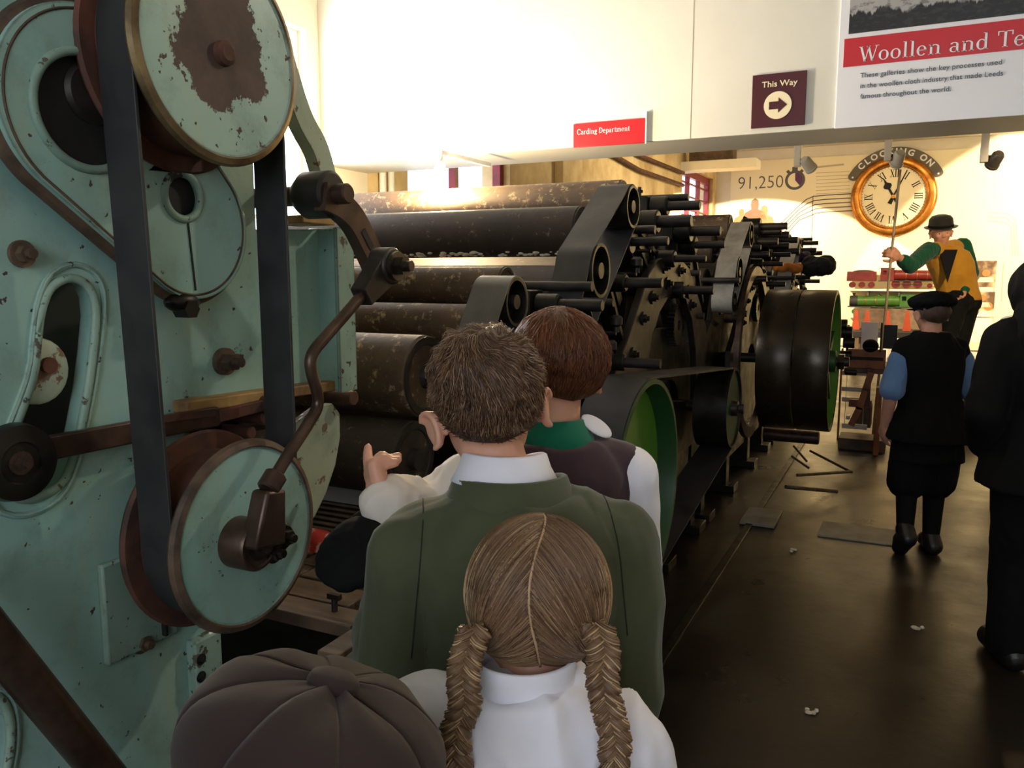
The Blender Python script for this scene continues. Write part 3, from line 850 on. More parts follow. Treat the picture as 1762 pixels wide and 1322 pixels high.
# dark display bench under the shelves with orange props
a = P(1463, 572, Y=13.6); b = P(1640, 536, Y=13.6)
e = thing('display_bench', 'dark sloping display bench with orange props below the locomotives', 'bench', ((a.x + b.x) / 2, 13.6, 0))
obj('bench_top', MB().span((a.x, 13.3, a.z - 0.05), (b.x, 14.2, a.z + 0.04)), M['black'], e, bevel=0.005)
obj('back_board', MB().span((a.x, 14.1, a.z), (b.x, 14.16, b.z)), M['oldwood'], e)
for k, px in enumerate((1473, 1492, 1527, 1561)):
    c = P(px, 551, Y=13.7)
    mb = MB().plate([(-0.06, 0), (0.06, 0), (0.02, 0.30), (-0.02, 0.30)], [], (c.x, 13.72, a.z + 0.04), UX, UZ, 0.04)
    obj('prop', mb, M['orange'], e)
for x in (a.x + 0.1, b.x - 0.1):
    for y in (13.35, 14.1): obj('leg', MB().span((x - 0.04, y - 0.04, 0), (x + 0.04, y + 0.04, a.z - 0.05)), M['oldwood'], e)
# ================================================================== machines
M['teal'] = peel('teal_peeling_paint', '97BAB2', '8AB2A8', '2F2A26', '54463A', 0.665, 0.69, 6, 48, 0.36, 'A3B08C')
M['teal_edge'] = peel('teal_worn_edge_paint', '8EA899', '6F8E80', '5A5448', '3A352E', 0.60, 0.66, 18, 60, 0.5)
M['teal_disc'] = peel('teal_disc_paint', 'A2BDB0', '95B5A8', '5A463C', '43342E', 0.66, 0.665, 9, 60, 0.36, 'A4B294', centre=(0.094, (0.0, 0.0, 0.012)))
M['teal_crank'] = peel('teal_crank_disc_paint', '98BDB4', '8CB5AA', '2A2522', '3E342C', 0.72, 0.71, 8, 75, 0.36, '8E9C84')
M['palegreen'] = peel('pale_flaking_paint', 'AEB9A4', '9FB09C', '8A6A55', '5E564A', 0.57, 0.66, 8, 40, 0.5)
M['rustedge'] = mat('rusty_painted_edge', '6E5A48', '3E322A', 16, 0.6, 0.3, bump=0.3, bscale=40)
M['brass'] = mat('worn_bright_rim', '9A8560', '5C4A36', 12, 0.35, 0.6, bump=0.15)
M['ochre'] = mat('ochre_flaked_lip', 'B89458', '6A4F30', 9, 0.6, bump=0.3)
M['green'] = mat('bright_green_wheel_paint', '5E9232', '54882E', 3, 0.35)
M['greendark'] = mat('green_rim_paint', '274E28', '204422', 3, 0.45)

def YZ(px, py, X):
    p = P(px, py, X=X); return (p.y, p.z)
def circ(c, r, n=48): return [(c[0] + r * math.cos(2 * PI * k / n), c[1] + r * math.sin(2 * PI * k / n)) for k in range(n)]
def hull(pts):
    pts = sorted(set(pts))
    def half(ps):
        h = []
        for p in ps:
            while len(h) > 1 and (h[-1][0] - h[-2][0]) * (p[1] - h[-2][1]) - (h[-1][1] - h[-2][1]) * (p[0] - h[-2][0]) <= 0: h.pop()
            h.append(p)
        return h[:-1]
    return half(pts) + half(pts[::-1])
def belt_loop(circles, X0, X1, th=0.006):
    """closed flat belt round pulleys (centre (Y,Z), radius) lying between X0 and X1"""
    inner = hull([q for c, r in circles for q in circ(c, r, 64)])
    n = len(inner); outer = []
    for i in range(n):
        a = Vector(inner[i - 1]); b = Vector(inner[(i + 1) % n]); t = (b - a).normalized()
        outer.append((inner[i][0] + t.y * th, inner[i][1] - t.x * th))
    v = []; f = []
    for i in range(n):
        for (q, X) in ((inner[i], X0), (outer[i], X0), (outer[i], X1), (inner[i], X1)): v.append((X, q[0], q[1]))
    for i in range(n):
        j = (i + 1) % n
        for k in range(4):
            k2 = (k + 1) % 4; f.append((4 * i + k, 4 * i + k2, 4 * j + k2, 4 * j + k))
    return v, f
def axisX(mb, c, X0, X1, r, n=32, ch=0.0): return mb.cyl((X0, c[0], c[1]), (X1, c[0], c[1]), r, n=n, ch=ch)
def bolt(parent, c, X, r=0.012, m=None, h=0.012, name='bolt'):
    mb = MB().cyl((X, c[0], c[1]), (X + h * 0.35, c[0], c[1]), r * 1.5, n=20).hexa((X + h * 0.3, c[0], c[1]), (X + h, c[0], c[1]), r)
    mb.cyl((X + h, c[0], c[1]), (X + h * 1.5, c[0], c[1]), r * 0.55, n=12)
    return obj(name, mb, m or M['brownsteel'], parent)

# ------------------------------------------------------------------ the green machine in the left foreground
XP, XC = -1.15, -1.095
gm = thing('green_textile_machine', 'teal painted cast iron machine with belt pulleys and crank', 'machine', (-1.5, 0.9, 0))
y440 = YZ(440, 395, XP)[0]
outl = [(0.10, 0.03), (YZ(366, 1190, XP)[0], 0.03), YZ(366, 1180, XP), YZ(362, 1090, XP), YZ(318, 850, XP), YZ(318, 686, XP), YZ(577, 668, XP), YZ(577, 395, XP), (y440, YZ(440, 395, XP)[1]), (y440, 2.25), (0.10, 2.25)]
slot = [YZ(*q, XP) for q in ((62, 585), (68, 535), (82, 497), (104, 481), (126, 478), (148, 489), (161, 512), (164, 545), (158, 610), (150, 670), (138, 735), (124, 795), (106, 832), (78, 852), (44, 862), (10, 850), (2, 815), (14, 760), (38, 700), (58, 640))]
slot2 = [YZ(*q, XP) for q in ((-150, 1250), (-70, 1200), (-10, 1195), (10, 1215), (18, 1255), (14, 1310), (-6, 1380), (-60, 1420), (-150, 1420))]
zc_ = YZ(100, 960, XP)[1]; q0_, q1_ = outl[3], outl[4]; tt_ = (zc_ - q0_[1]) / (q1_[1] - q0_[1]); yc_ = q0_[0] + (q1_[0] - q0_[0]) * tt_
mb = MB(); plateX(mb, [(0.10, zc_), (yc_, zc_)] + outl[4:], [slot], XP, 0.035, zc_)
plateX(mb, outl[:4] + [(yc_, zc_), (0.10, zc_)], [slot2], XP, 0.035, zc_)
obj('side_plate', mb, M['teal'], gm, origin=(XP, 0.9, 1.2))
def spl(loop, n=3):
    """smooth a closed (Y,Z) loop"""
    for _ in range(n):
        q = []
        for i in range(len(loop)):
            a, b = loop[i], loop[(i + 1) % len(loop)]
            q += [(a[0] * .75 + b[0] * .25, a[1] * .75 + b[1] * .25), (a[0] * .25 + b[0] * .75, a[1] * .25 + b[1] * .75)]
        loop = q
    return loop
for L in (slot, slot2):
    lp = spl(L, 1)
    mb = MB().tube([(XP + 0.002, a, b) for a, b in lp + lp[:2]], 0.007, 10, False)
    obj('slot_rim', mb, M['teal_edge'], gm, origin=(XP, 0.9, 1.2))
    cc = (sum(p[0] for p in lp) / len(lp), sum(p[1] for p in lp) / len(lp))
    lp2 = [(cc[0] + (a - cc[0]) * 1.22, cc[1] + (b - cc[1]) * 1.13) for a, b in lp]
    obj('slot_border', MB().tube([(XP + 0.001, a, b) for a, b in lp2 + lp2[:2]], 0.005, 8, False), M['teal'], gm, origin=(XP, 0.9, 1.2))
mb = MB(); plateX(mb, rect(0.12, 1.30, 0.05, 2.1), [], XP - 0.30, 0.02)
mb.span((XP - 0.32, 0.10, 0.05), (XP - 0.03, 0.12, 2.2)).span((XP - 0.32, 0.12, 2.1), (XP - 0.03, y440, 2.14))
obj('dark_backing', mb, M['black'], gm)  # added black backing that makes the slots look dark inside
mb = MB(); plateX(mb, [(0.10, 0.03), (1.40, 0.03), (1.40, 1.5), (y440, 1.5), (y440, 2.25), (0.1, 2.25)], [], -2.55, 0.035)
obj('far_side_plate', mb, M['teal'], gm, origin=(-2.55, 0.9, 1.2))
for (y, z) in ((0.35, 0.35), (0.9, 0.30), (0.6, 1.9)): obj('tie_bar', axisX(MB(), (y, z), -2.55, XP - 0.02, 0.03), M['iron'], gm)
# corner rib with its flange, top lug, ledge
yr, zr0 = YZ(577, 668, XP); zr1 = YZ(577, 395, XP)[1]
obj('corner_rib', MB().span((XP - 0.03, yr - 0.045, zr0), (XP + 0.05, yr, zr1)), M['teal'], gm, origin=(XP, yr, zr0), bevel=0.005)
obj('rib_lip', MB().span((XP + 0.047, yr - 0.05, zr0), (XP + 0.056, yr + 0.006, zr1)), M['teal_edge'], gm, origin=(XP, yr, zr0))
q = P(527, 388, X=XP)
obj('top_lug', MB().span((XP - 0.05, q.y - 0.07, q.z), (XP + 0.05, q.y + 0.035, q.z + 0.016)), M['ochre'], gm, bevel=0.003)
a = YZ(318, 690, XP + 0.03); b = YZ(592, 655, XP + 0.03)
obj('ledge', MB().bar((XP + 0.0, a[0], a[1] - 0.012), (XP + 0.0, b[0], b[1] - 0.008), 0.07, 0.022), M['ochre'], gm, bevel=0.003)
# gear guard of two lobes
A = YZ(160, 185, XC); B = YZ(335, 392, XC); dA = depth((XC, *A)); dB = depth((XC, *B))
rA, rB = 168 * dA / FPX, 122 * dB / FPX
hA = YZ(150, 192, XC); hB = YZ(314, 338, XC)
gout = hull(circ(A, rA, 72) + circ(B, rB, 72))
holes = [circ(hA, 97 * dA / FPX, 40), circ(hB, 38 * dB / FPX, 32)]
mb = MB(); plateX(mb, gout, holes, XC, 0.045)
obj('gear_guard', mb, M['teal'], gm, origin=(XC, 0.9, 1.6), bevel=0.006)
obj('guard_edge', MB().tube([(XC - 0.022, y, z) for y, z in gout + gout[:2]], 0.012, 8, False), M['rustedge'], gm)
c0 = ((A[0] + B[0]) / 2, (A[1] + B[1]) / 2)
g2 = [(c0[0] + (y - c0[0]) * 0.955, c0[1] + (z - c0[1]) * 0.965) for y, z in gout]
obj('guard_line', MB().tube([(XC + 0.000, y, z) for y, z in g2 + g2[:2]], 0.0022, 6, False), M['rustedge'], gm)
for h, nm in zip(holes, ('guard_collar', 'guard_collar')):
    obj(nm, MB().tube([(XC, y, z) for y, z in h + h[:2]], 0.007, 10, False), M['teal_edge'], gm, origin=(XC, 0.9, 1.6))
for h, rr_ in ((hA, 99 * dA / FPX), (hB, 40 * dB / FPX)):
    obj('hole_shade_disc', axisX(MB(), h, XC - 0.020, XC - 0.012, rr_ * 0.99, 36), M['black'], gm)  # black discs stand in for the shade inside the guard holes
c1 = YZ(322, 376, XC); c2 = YZ(336, 500, XC)
obj('guard_seam', MB().bar((XC + 0.0005, *c1), (XC + 0.0005, *c2), 0.003, 0.003), M['black'], gm)
obj('guard_stub_shaft', axisX(MB(), YZ(128, 165, XC - 0.05), XC - 0.2, XC - 0.004, 0.045, ch=0.006), M['iron2'], gm)
lug = YZ(322, 520, XC)
obj('lug_nut', MB().sphere((XC - 0.012, lug[0], lug[1]), (0.02, 0.035, 0.018), 12, 8).hexa((XC - 0.02, lug[0], lug[1] - 0.012), (XC + 0.012, lug[0], lug[1] - 0.012), 0.016), M['iron'], gm)
for px, py in ((35, 437), (383, 622), (240, 1105)):
    bolt(gm, YZ(px, py, XP), XP, 0.013 if px != 383 else 0.017, M['rustedge'], 0.02 if px != 383 else 0.032)
bolt(gm, YZ(72, 628, XP - 0.02), XP - 0.03, 0.022, M['rust'], 0.02)
obj('peg_boss', MB().lathe((XP - 0.032, *YZ(75, 640, XP)), (1, 0, 0), [(0, 0), (0.05, 0), (0.05, 0.018), (0.042, 0.024), (0, 0.024)], 24), M['palegreen'], gm)
# pulleys
PU = YZ(385, 92, -0.985); PL = YZ(415, 928, -0.985); PL = (PU[0] + 0.012, PL[1])
RU, RL = 0.150, 0.140
def pulley(c, r, rd, mface, tilt_rust):
    e = obj('pulley_drum', axisX(MB(), c, -1.085, -0.998, r - 0.001, 64), M['rust'], gm)
    obj('back_flange', MB().lathe((-1.085, *c), (-1, 0, 0), [(0, 0), (rd + 0.006, 0), (rd + 0.010, 0.006), (rd + 0.006, 0.014), (0, 0.014)], 64), M['rust'], e)
    obj('front_disc', MB().lathe((-0.998, *c), (1, 0, 0), [(0, 0), (rd - 0.004, 0), (rd - 0.004, 0.008), (rd - 0.012, 0.013), (rd - 0.014, 0.011), (0, 0.011)], 72), mface, e, origin=(-0.998, *c))
    obj('disc_rim', MB().lathe((-0.998, *c), (1, 0, 0), [(rd - 0.010, 0.000), (rd, -0.002), (rd + 0.003, 0.004), (rd, 0.012), (rd - 0.009, 0.0155), (rd - 0.012, 0.012)], 72), M['brass'] if tilt_rust else M['rustedge'], e, origin=(-0.998, *c))
    obj('axle', axisX(MB(), c, XP - 0.28, -1.09, 0.022), M['iron'], e)
    return e
pu = pulley(PU, RU, 0.168, M['teal_disc'], True)
obj('axle_end', MB().lathe((-0.99, *PU), (1, 0, 0), [(0, 0), (0.020, 0), (0.019, 0.012), (0.012, 0.016), (0, 0.014)], 20), M['rust'], pu)
pl = pulley(PL, RL, 0.162, M['teal_crank'], False)
obj('drive_belt', belt_loop([(PU, RU), (PL, RL)], -1.075, -1.005, 0.006), M['belt'], gm, bevel=0.0012)
# crank pin and connecting rod
HB = (PL[0] - 0.030, PL[1] - 0.002)
obj('crank_hub', MB().lathe((-0.988, *HB), (1, 0, 0), [(0, 0), (0.043, 0), (0.043, 0.048), (0.040, 0.052), (0.036, 0.052), (0.033, 0.049), (0, 0.049)], 40), M['brownsteel'], pl)
obj('crank_boss', MB().bar((-0.97, HB[0], HB[1]), (-0.97, HB[0] + 0.062, HB[1] - 0.006), 0.03, 0.05).cyl((-0.985, HB[0] + 0.062, HB[1] - 0.006), (-0.945, HB[0] + 0.062, HB[1] - 0.006), 0.026, n=24), M['brownsteel'], pl, bevel=0.003)
for dy, dz in ((0.0, 0.0), (0.062, -0.004), (0.034, -0.022)):
    bolt(pl, (HB[0] + dy, HB[1] + dz), -0.944, 0.013 if dy else 0.017, M['steel'], 0.018)
XRD = -0.925
rod_px = [(470, 826), (500, 776), (530, 730), (546, 700), (545, 672), (537, 645), (534, 622), (541, 603), (560, 580), (590, 546), (624, 506)]
rp = [P(x, y, X=XRD) for x, y in rod_px]
def catmull(pts, n=6):
    out = []
    for i in range(len(pts) - 1):
        p0, p1, p2, p3 = pts[max(i - 1, 0)], pts[i], pts[i + 1], pts[min(i + 2, len(pts) - 1)]
        for k in range(n):
            t = k / n
            out.append(0.5 * ((2 * p1) + (p2 - p0) * t + (2 * p0 - 5 * p1 + 4 * p2 - p3) * t * t + (3 * p1 - p0 - 3 * p2 + p3) * t ** 3))
    return out + [pts[-1]]
cr_ = obj('connecting_rod', MB().tube(catmull(rp), 0.0105, 14), M['brownsteel'], gm)
h0 = Vector((-0.93, *HB)); h1 = P(463, 842, X=XRD)
def taper(mb, a, b, w0, w1, t):
    a = Vector(a); b = Vector(b); d = (b - a).normalized(); s = Vector((1, 0, 0)).cross(d).normalized()
    vs = []
    for q, w in ((a, w0), (b, w1)):
        for sx, sy in ((-1, -1), (1, -1), (1, 1), (-1, 1)): vs.append(q + s * sx * w / 2 + Vector((1, 0, 0)) * sy * t / 2)
    return mb.add(vs, [(3, 2, 1, 0), (4, 5, 6, 7), (0, 1, 5, 4), (1, 2, 6, 5), (2, 3, 7, 6), (3, 0, 4, 7)])
def ribbon(mb, path, w, t):
    vs = []; fs = []
    for i, p in enumerate(path):
        d = (path[min(i + 1, len(path) - 1)] - path[max(i - 1, 0)]).normalized(); s = Vector((1, 0, 0)).cross(d).normalized()
        for sx, sy in ((-1, -1), (1, -1), (1, 1), (-1, 1)): vs.append(p + s * sx * w / 2 + Vector((1, 0, 0)) * sy * t / 2)
    for i in range(len(path) - 1):
        for k in range(4): k2 = (k + 1) % 4; fs.append((4 * i + k, 4 * i + k2, 4 * i + 4 + k2, 4 * i + 4 + k))
    n = 4 * (len(path) - 1); fs += [(3, 2, 1, 0), (n, n + 1, n + 2, n + 3)]
    return mb.add(vs, fs)
obj('rod_foot', taper(MB(), h0, h1, 0.072, 0.044, 0.036), M['brownsteel'], cr_, bevel=0.006)
d = (rp[1] - rp[0]).normalized()
obj('rod_collar', MB().cyl(rp[0] - d * 0.02, rp[0] + d * 0.012, 0.019, n=24, ch=0.003), M['brownsteel'], cr_)
t0 = P(621, 512, X=XRD); t1 = P(663, 458, X=XRD)
obj('rod_head', taper(MB(), t0, t1, 0.038, 0.066, 0.034).cyl((XRD - 0.02, t1.y, t1.z), (XRD + 0.022, t1.y, t1.z), 0.036, n=32, ch=0.003), M['iron2'], cr_, bevel=0.003)
bolt(cr_, (t1.y, t1.z), XRD + 0.022, 0.019, M['steel'], 0.026)
# rocker link up to the shaft boss
XLK = -0.985
lk = catmull([P(x, y, X=XLK) for x, y in ((650, 470), (628, 420), (606, 378), (580, 352), (552, 338))], 5)
mb = ribbon(MB(), lk, 0.052, 0.026)
lko = obj('rocker_link', mb, M['brownsteel'], gm)
c = P(623, 412, X=XLK); d2 = (lk[6] - lk[9]).normalized()
obj('link_slot', taper(MB(), c - d2 * 0.022, c + d2 * 0.022, 0.014, 0.014, 0.029), M['black'], lko)
bs = YZ(545, 336, -1.02)
obj('rocker_boss', MB().lathe((-1.06, *bs), (1, 0, 0), [(0, 0), (0.030, 0), (0.044, 0.02), (0.044, 0.075), (0.038, 0.08), (0, 0.08)], 32), M['iron2'], lko)
obj('rocker_shaft', axisX(MB(), bs, -1.5, -0.945, 0.019, 24, 0.003), M['brownsteel'], lko)
# arm behind the upper pulley, bars in the notch, knob lever
pts = catmull([P(x, y, X=-1.16) for x, y in ((470, 60), (512, 195), (545, 262), (566, 345))], 5)
mb = ribbon(MB(), pts, 0.05, 0.03)
obj('curved_arm', mb, M['palegreen'], gm)
kb = YZ(36, 797, XP + 0.05)
kn = obj('lever_knob', MB().lathe((XP + 0.005, *kb), (1, 0, 0), [(0, 0), (0.03, 0), (0.030, 0.015), (0.053, 0.02), (0.056, 0.03), (0.053, 0.046), (0.03, 0.048), (0.028, 0.044), (0, 0.044)], 40), M['iron'], gm)
bolt(kn, kb, XP + 0.048, 0.011, M['brownsteel'], 0.014)
la = P(78, 772, X=XP + 0.035); lb = P(372, 716, X=XP + 0.035); lc = P(455, 696, X=XP + 0.035)
lv = obj('lever_bar', MB().bar(la, lb, 0.016, 0.036), M['brownsteel'], gm, bevel=0.003)
obj('lever_strip', MB().bar(P(270, 722, X=XP + 0.045), P(368, 710, X=XP + 0.045), 0.008, 0.012), M['rust'], lv)
obj('lever_end', MB().bar(lb, lc, 0.022, 0.022).cyl(lc + Vector((-0.02, 0, 0)), lc + Vector((0.03, 0, 0)), 0.018, n=18), M['rust'], lv, bevel=0.002)
for (x, y, r) in ((300, 806, 0.012), (328, 800, 0.016), (405, 742, 0.012), (428, 712, 0.02), (580, 683, 0.017), (352, 790, 0.010)):
    c = P(x, y, X=XP - 0.02); obj('stud', axisX(MB(), (c.y, c.z), XP - 0.12, XP + 0.012 + r, r, 16, 0.002), M['rust'], gm)
for (x0, y0, x1, y1, r) in ((330, 690, 560, 660, 0.012), (335, 745, 500, 720, 0.015), (325, 800, 420, 780, 0.018)):
    obj('notch_rod', MB().cyl(P(x0, y0, X=XP - 0.06), P(x1, y1, X=XP - 0.06), r, n=14), M['iron'], gm)
mb = MB(); plateX(mb, [YZ(*q, XP - 0.01) for q in ((480, 900), (455, 800), (500, 735), (545, 702), (572, 694), (585, 712), (586, 752), (578, 800), (562, 848), (542, 890), (515, 915))][::-1], [], XP - 0.01, 0.02)
obj('flaking_sector', mb, M['palegreen'], gm, origin=(XP, 1.1, 1.0), bevel=0.003)
# lower bracket, post and diagonal strut
a = YZ(186, 1148, XP + 0.012); b = YZ(268, 940, XP + 0.012)
obj('bracket_plate', MB().span((XP, a[0], a[1]), (XP + 0.014, b[0] + 0.035, b[1])), M['teal_edge'], gm, origin=(XP, 0.8, 0.8), bevel=0.004)
obj('bracket_rib', MB().span((XP + 0.01, b[0] + 0.0, a[1] + 0.01), (XP + 0.024, b[0] + 0.005, b[1])), M['black'], gm)
a = YZ(326, 1205, XP); b = YZ(366, 1080, XP)
obj('foot_post', MB().span((XP - 0.03, a[0], 0.03), (XP + 0.022, b[0], b[1])), M['teal_edge'], gm, origin=(XP, 1.0, 0.3), bevel=0.004)
for y in (1135, 1165): bolt(gm, YZ(346, y, XP + 0.022), XP + 0.022, 0.007, M['black'], 0.004)
obj('diagonal_strut', MB().cyl(P(-90, 1000, X=-1.06), P(240, 1405, X=-1.06), 0.027, n=24), M['brownsteel'], gm)

# ------------------------------------------------------------------ feed bed between the two machines
bed = thing('feed_bed', 'dark wooden and iron feed bed below the lowest roller', 'machine bed', (-1.5, 1.55, 0))
ZBD = 0.74
xs = [-1.02, -1.30, -1.62, -1.95, -2.3]; ys = [1.315, 1.40, 1.50, 1.575, 1.655]
for i in range(4):
    for j in range(4):
        o = (0.0, 0.07, 0.02, 0.09)[j]
        obj('bed_plank', MB().span((xs[i + 1] + 0.005 - o, ys[j] + 0.004, ZBD - 0.03), (xs[i] - 0.005 - o, ys[j + 1] - 0.004, ZBD + random.uniform(-0.002, 0.004))), M['oldwood'], bed, bevel=0.003)
for k in range(3):
    obj('bed_plank', MB().span((-1.015, 1.20 + 0.155 * k, ZBD - 0.03), (-0.965, 1.345 + 0.155 * k, ZBD + 0.002 * k)), M['oldwood'], bed, bevel=0.003)
obj('bed_rail', MB().bar((-0.93, 1.20, 0.70), (-0.93, 1.80, 0.76), 0.05, 0.07), M['iron'], bed, bevel=0.004)
obj('bed_frame', MB().span((-2.4, 1.475, 0.60), (-0.96, 1.52, 0.70)).span((-2.4, 1.60, 0.60), (-0.96, 1.66, 0.70)), M['iron'], bed)
for x in (-1.0, -2.3):
    for y in (1.51, 1.63): obj('leg', MB().span((x - 0.03, y - 0.03, 0), (x + 0.03, y + 0.03, 0.60)), M['iron'], bed)
for px, py in ((576, 1052), (641, 1026)):
    c = P(px, py, Z=ZBD)
    obj('thumb_screw', MB().cyl(c, c + Vector((0, 0, 0.03)), 0.007, n=12).bar(c + Vector((-0.016, 0, 0.034)), c + Vector((0.016, 0, 0.034)), 0.012, 0.012), M['iron2'], bed)
for k in range(9):
    y = 1.665 + 0.017 * k; z = 0.755 + 0.009 * k
    obj('fluted_rod', MB().cyl((-2.5, y, z), (-0.98, y, z), 0.0075, n=10), M['brownsteel'], bed)
c = P(556, 930, Z=0.80)
tag(obj('red_rag', MB().loft([((c.x + 0.03 * k - 0.05, c.y, c.z + 0.0), 0.0, 0.0) for k in range(0)] or [((c.x, c.y, 0.775), 0.05, 0.028), ((c.x - 0.004, c.y, 0.80), 0.047, 0.026), ((c.x - 0.02, c.y + 0.005, 0.818), 0.03, 0.016), ((c.x - 0.03, c.y, 0.826), 0.012, 0.006)], 14, 0.3), mat('red_white_cloth', 'B8241C', 'E8C8B4', 26, 0.7, lo=0.5, hi=0.6)), 'small crumpled red rag with white streaks on fluted rods', 'rag')

# ------------------------------------------------------------------ carding engines
def lint_mat(name, c1, c2, lint, amt):
    t = NT(name)
    c = t.mix(t.ramp(t.noise(7, 6, 0.65, t.coord((0.6, 1, 1))), 0.35, 0.68), rgb(c1), rgb(c2))
    c = t.mix(t.math('MULTIPLY', t.ramp(t.noise(26, 8, 0.75, t.coord((1, 1, 1))), amt, amt + 0.09), 0.6), c, rgb(lint))
    t.base(c); t.rough(0.72)
    t.bump(t.noise(60, 6, 0.7), 0.35, 0.003); return t.m
M['roll'] = lint_mat('dusty_card_roller', '20170F', '3A2B1D', 'A08D70', 0.60)
M['roll2'] = lint_mat('brown_card_roller', '3A2A1B', '5A452E', 'BCA67C', 0.55)
M['rollend'] = mat('roller_end_iron', '2A2623', '3A3430', 10, 0.5, 0.4, bump=0.2)

def engine(dy, label, detail=True, names=0):
    e = thing('carding_engine', label, 'machine', (-1.9, 3.6 + dy, 0), 'carding engines')
    T = lambda c: (c[0] + dy, c[1])
    X1, X0 = -1.20, -2.75
    YS_ = 2.28 if names else 1.90
    # rollers: (px, py, rpx) of the end face as seen on the first engine
    rol = [(1072, 344, 34, 'roll2'), (1002, 398, 43, 'roll'), (872, 492, 33, 'roll2'), (828, 560, 36, 'roll2'), (733, 648, 71, 'roll2'), (712, 790, 66, 'roll')]
    for k, (px, py, rp_, m) in enumerate(rol):
        if names and k > 2: continue
        p = P(px, py, X=X1); r = rp_ * depth(p) / FPX; c = T((p.y, p.z))
        ro = obj('roller', axisX(MB(), c, X0, X1, r, 56, 0.006), M[m], e, origin=(X1, *c))
        obj('roller_end', MB().lathe((X1 - 0.001, *c), (1, 0, 0), [(0, 0), (r * 0.96, 0), (r * 0.96, 0.004), (r * 0.78, 0.004), (r * 0.75, 0.0), (r * 0.3, 0.0), (r * 0.28, 0.02), (0, 0.02)], 40), M['rollend'], ro)
        if k not in (4, 5): obj('roller_shaft', axisX(MB(), c, X1, -0.90, 0.016, 18), M['iron2'], ro)
    # main cylinder and the rollers on its far side
    cy = T((3.55, 0.98)); obj('main_cylinder', axisX(MB(), cy, X0, X1 - 0.02, 0.60, 96, 0.01), M['roll'], e, origin=(X1, *cy))
    ce = obj('cylinder_end', MB().lathe((X1 - 0.02, *cy), (1, 0, 0), [(0, 0), (0.59, 0), (0.59, 0.03), (0.52, 0.03), (0.51, 0.008), (0.14, 0.008), (0.12, 0.05), (0, 0.05)], 72), M['iron'], e)
    for k in range(6):
        a = R(60 * k + 12); obj('spoke', MB().bar((X1, cy[0] + 0.1 * math.cos(a), cy[1] + 0.1 * math.sin(a)), (X1, cy[0] + 0.53 * math.cos(a), cy[1] + 0.53 * math.sin(a)), 0.07, 0.03, UX), M['iron'], ce)
    bo_ = [(cy[0] + 0.86 * math.cos(R(t)), cy[1] + 0.74 * math.sin(R(t))) for t in range(8, 173, 6)]; bi_ = [(cy[0] + 0.66 * math.cos(R(t)), cy[1] + 0.55 * math.sin(R(t))) for t in range(172, 7, -6)]
    mb = MB(); plateX(mb, bo_ + bi_, [], -1.125, 0.03); bd_ = obj('bend_plate', mb, M['iron'], e, bevel=0.004)
    for t in range(20, 165, 16): bolt(bd_, (cy[0] + 0.76 * math.cos(R(t)), cy[1] + 0.645 * math.sin(R(t))), -1.125, 0.016, M['iron2'], 0.02)
    for yy, zz, r in ((3.62 - 0.70, 1.37, 0.14), (4.05, 1.66, 0.075), (4.30, 1.48, 0.07), (4.42, 1.25, 0.09)):
        c = T((yy, zz)); ro = obj('roller', axisX(MB(), c, X0, X1, r, 48, 0.006), M['roll'], e, origin=(X1, *c))
        obj('roller_shaft', axisX(MB(), c, X1, -1.0, 0.016, 18), M['iron2'], ro)
    # side frames: arched plate with its opening, low panels, far frame
    XA = -1.03
    op = [(1036, 700), (1060, 640), (1082, 580), (1100, 525), (1117, 472), (1132, 448), (1152, 438), (1171, 444), (1186, 462), (1196, 492), (1206, 525), (1224, 560), (1240, 610), (1246, 700)]
    hp = [(1112, 690), (1114, 640), (1122, 580), (1134, 540), (1150, 513), (1165, 505), (1180, 516), (1191, 550), (1197, 600), (1199, 690)]
    o2 = [T(YZ(x, y, XA)) for x, y in op]; h2 = [T(YZ(x, y, XA)) for x, y in hp]
    o2 = [(min(y, 4.62 + dy), z) for y, z in o2]; zlo = o2[0][1]; o2 = [(o2[0][0], 0.55)] + o2 + [(o2[-1][0], 0.55)]
    mb = MB(); plateX(mb, o2[::-1], [h2], XA, 0.035)
    fr = obj('arched_frame', mb, M['iron2'], e, bevel=0.004)
    for px, py in ((1143, 460), (1170, 466), (1184, 500), (1147, 488), (1189, 525), (1106, 548), (1122, 512), (1088, 610)):
        bolt(fr, T(YZ(px, py, XA)), XA, 0.020, M['iron'], 0.022)
    mb = MB(); plateX(mb, [T(q) for q in ((2.28, 0.30), (4.66, 0.30), (4.66, 0.95), (4.40, 1.2), (2.75, 1.2), (2.28, 0.95))], [circ(T((2.9, 0.72)), 0.22, 28), circ(T((4.2, 0.72)), 0.2, 28)], XA - 0.09, 0.04)
    obj('side_frame', mb, M['iron'], e, bevel=0.004)
    mb = MB(); plateX(mb, [T(q) for q in ((YS_, 0.05), (4.66, 0.05), (4.66, 1.2), (4.2, 1.55), (2.9, 1.5), (YS_, 1.1))], [], X0 - 0.03, 0.04)
    obj('far_side_frame', mb, M['iron'], e)
    for y in (2.36, 3.1, 3.9, 4.56):
        c = T((y, 0)); obj('leg', MB().span((-1.20, c[0] - 0.05, 0), (-1.06, c[0] + 0.05, 0.32)).span((-1.24, c[0] - 0.08, 0), (-1.0, c[0] + 0.08, 0.05)), M['iron'], e, bevel=0.004)
    obj('sill_beam', MB().span((-1.16, YS_ + dy, 0.20), (-1.08, 4.66 + dy, 0.32)), M['iron'], e, bevel=0.004)
    obj('lower_casing', MB().span((X0, YS_ + 0.05 + dy, 0.15), (-1.28, 4.62 + dy, 0.62)), M['black'], e)
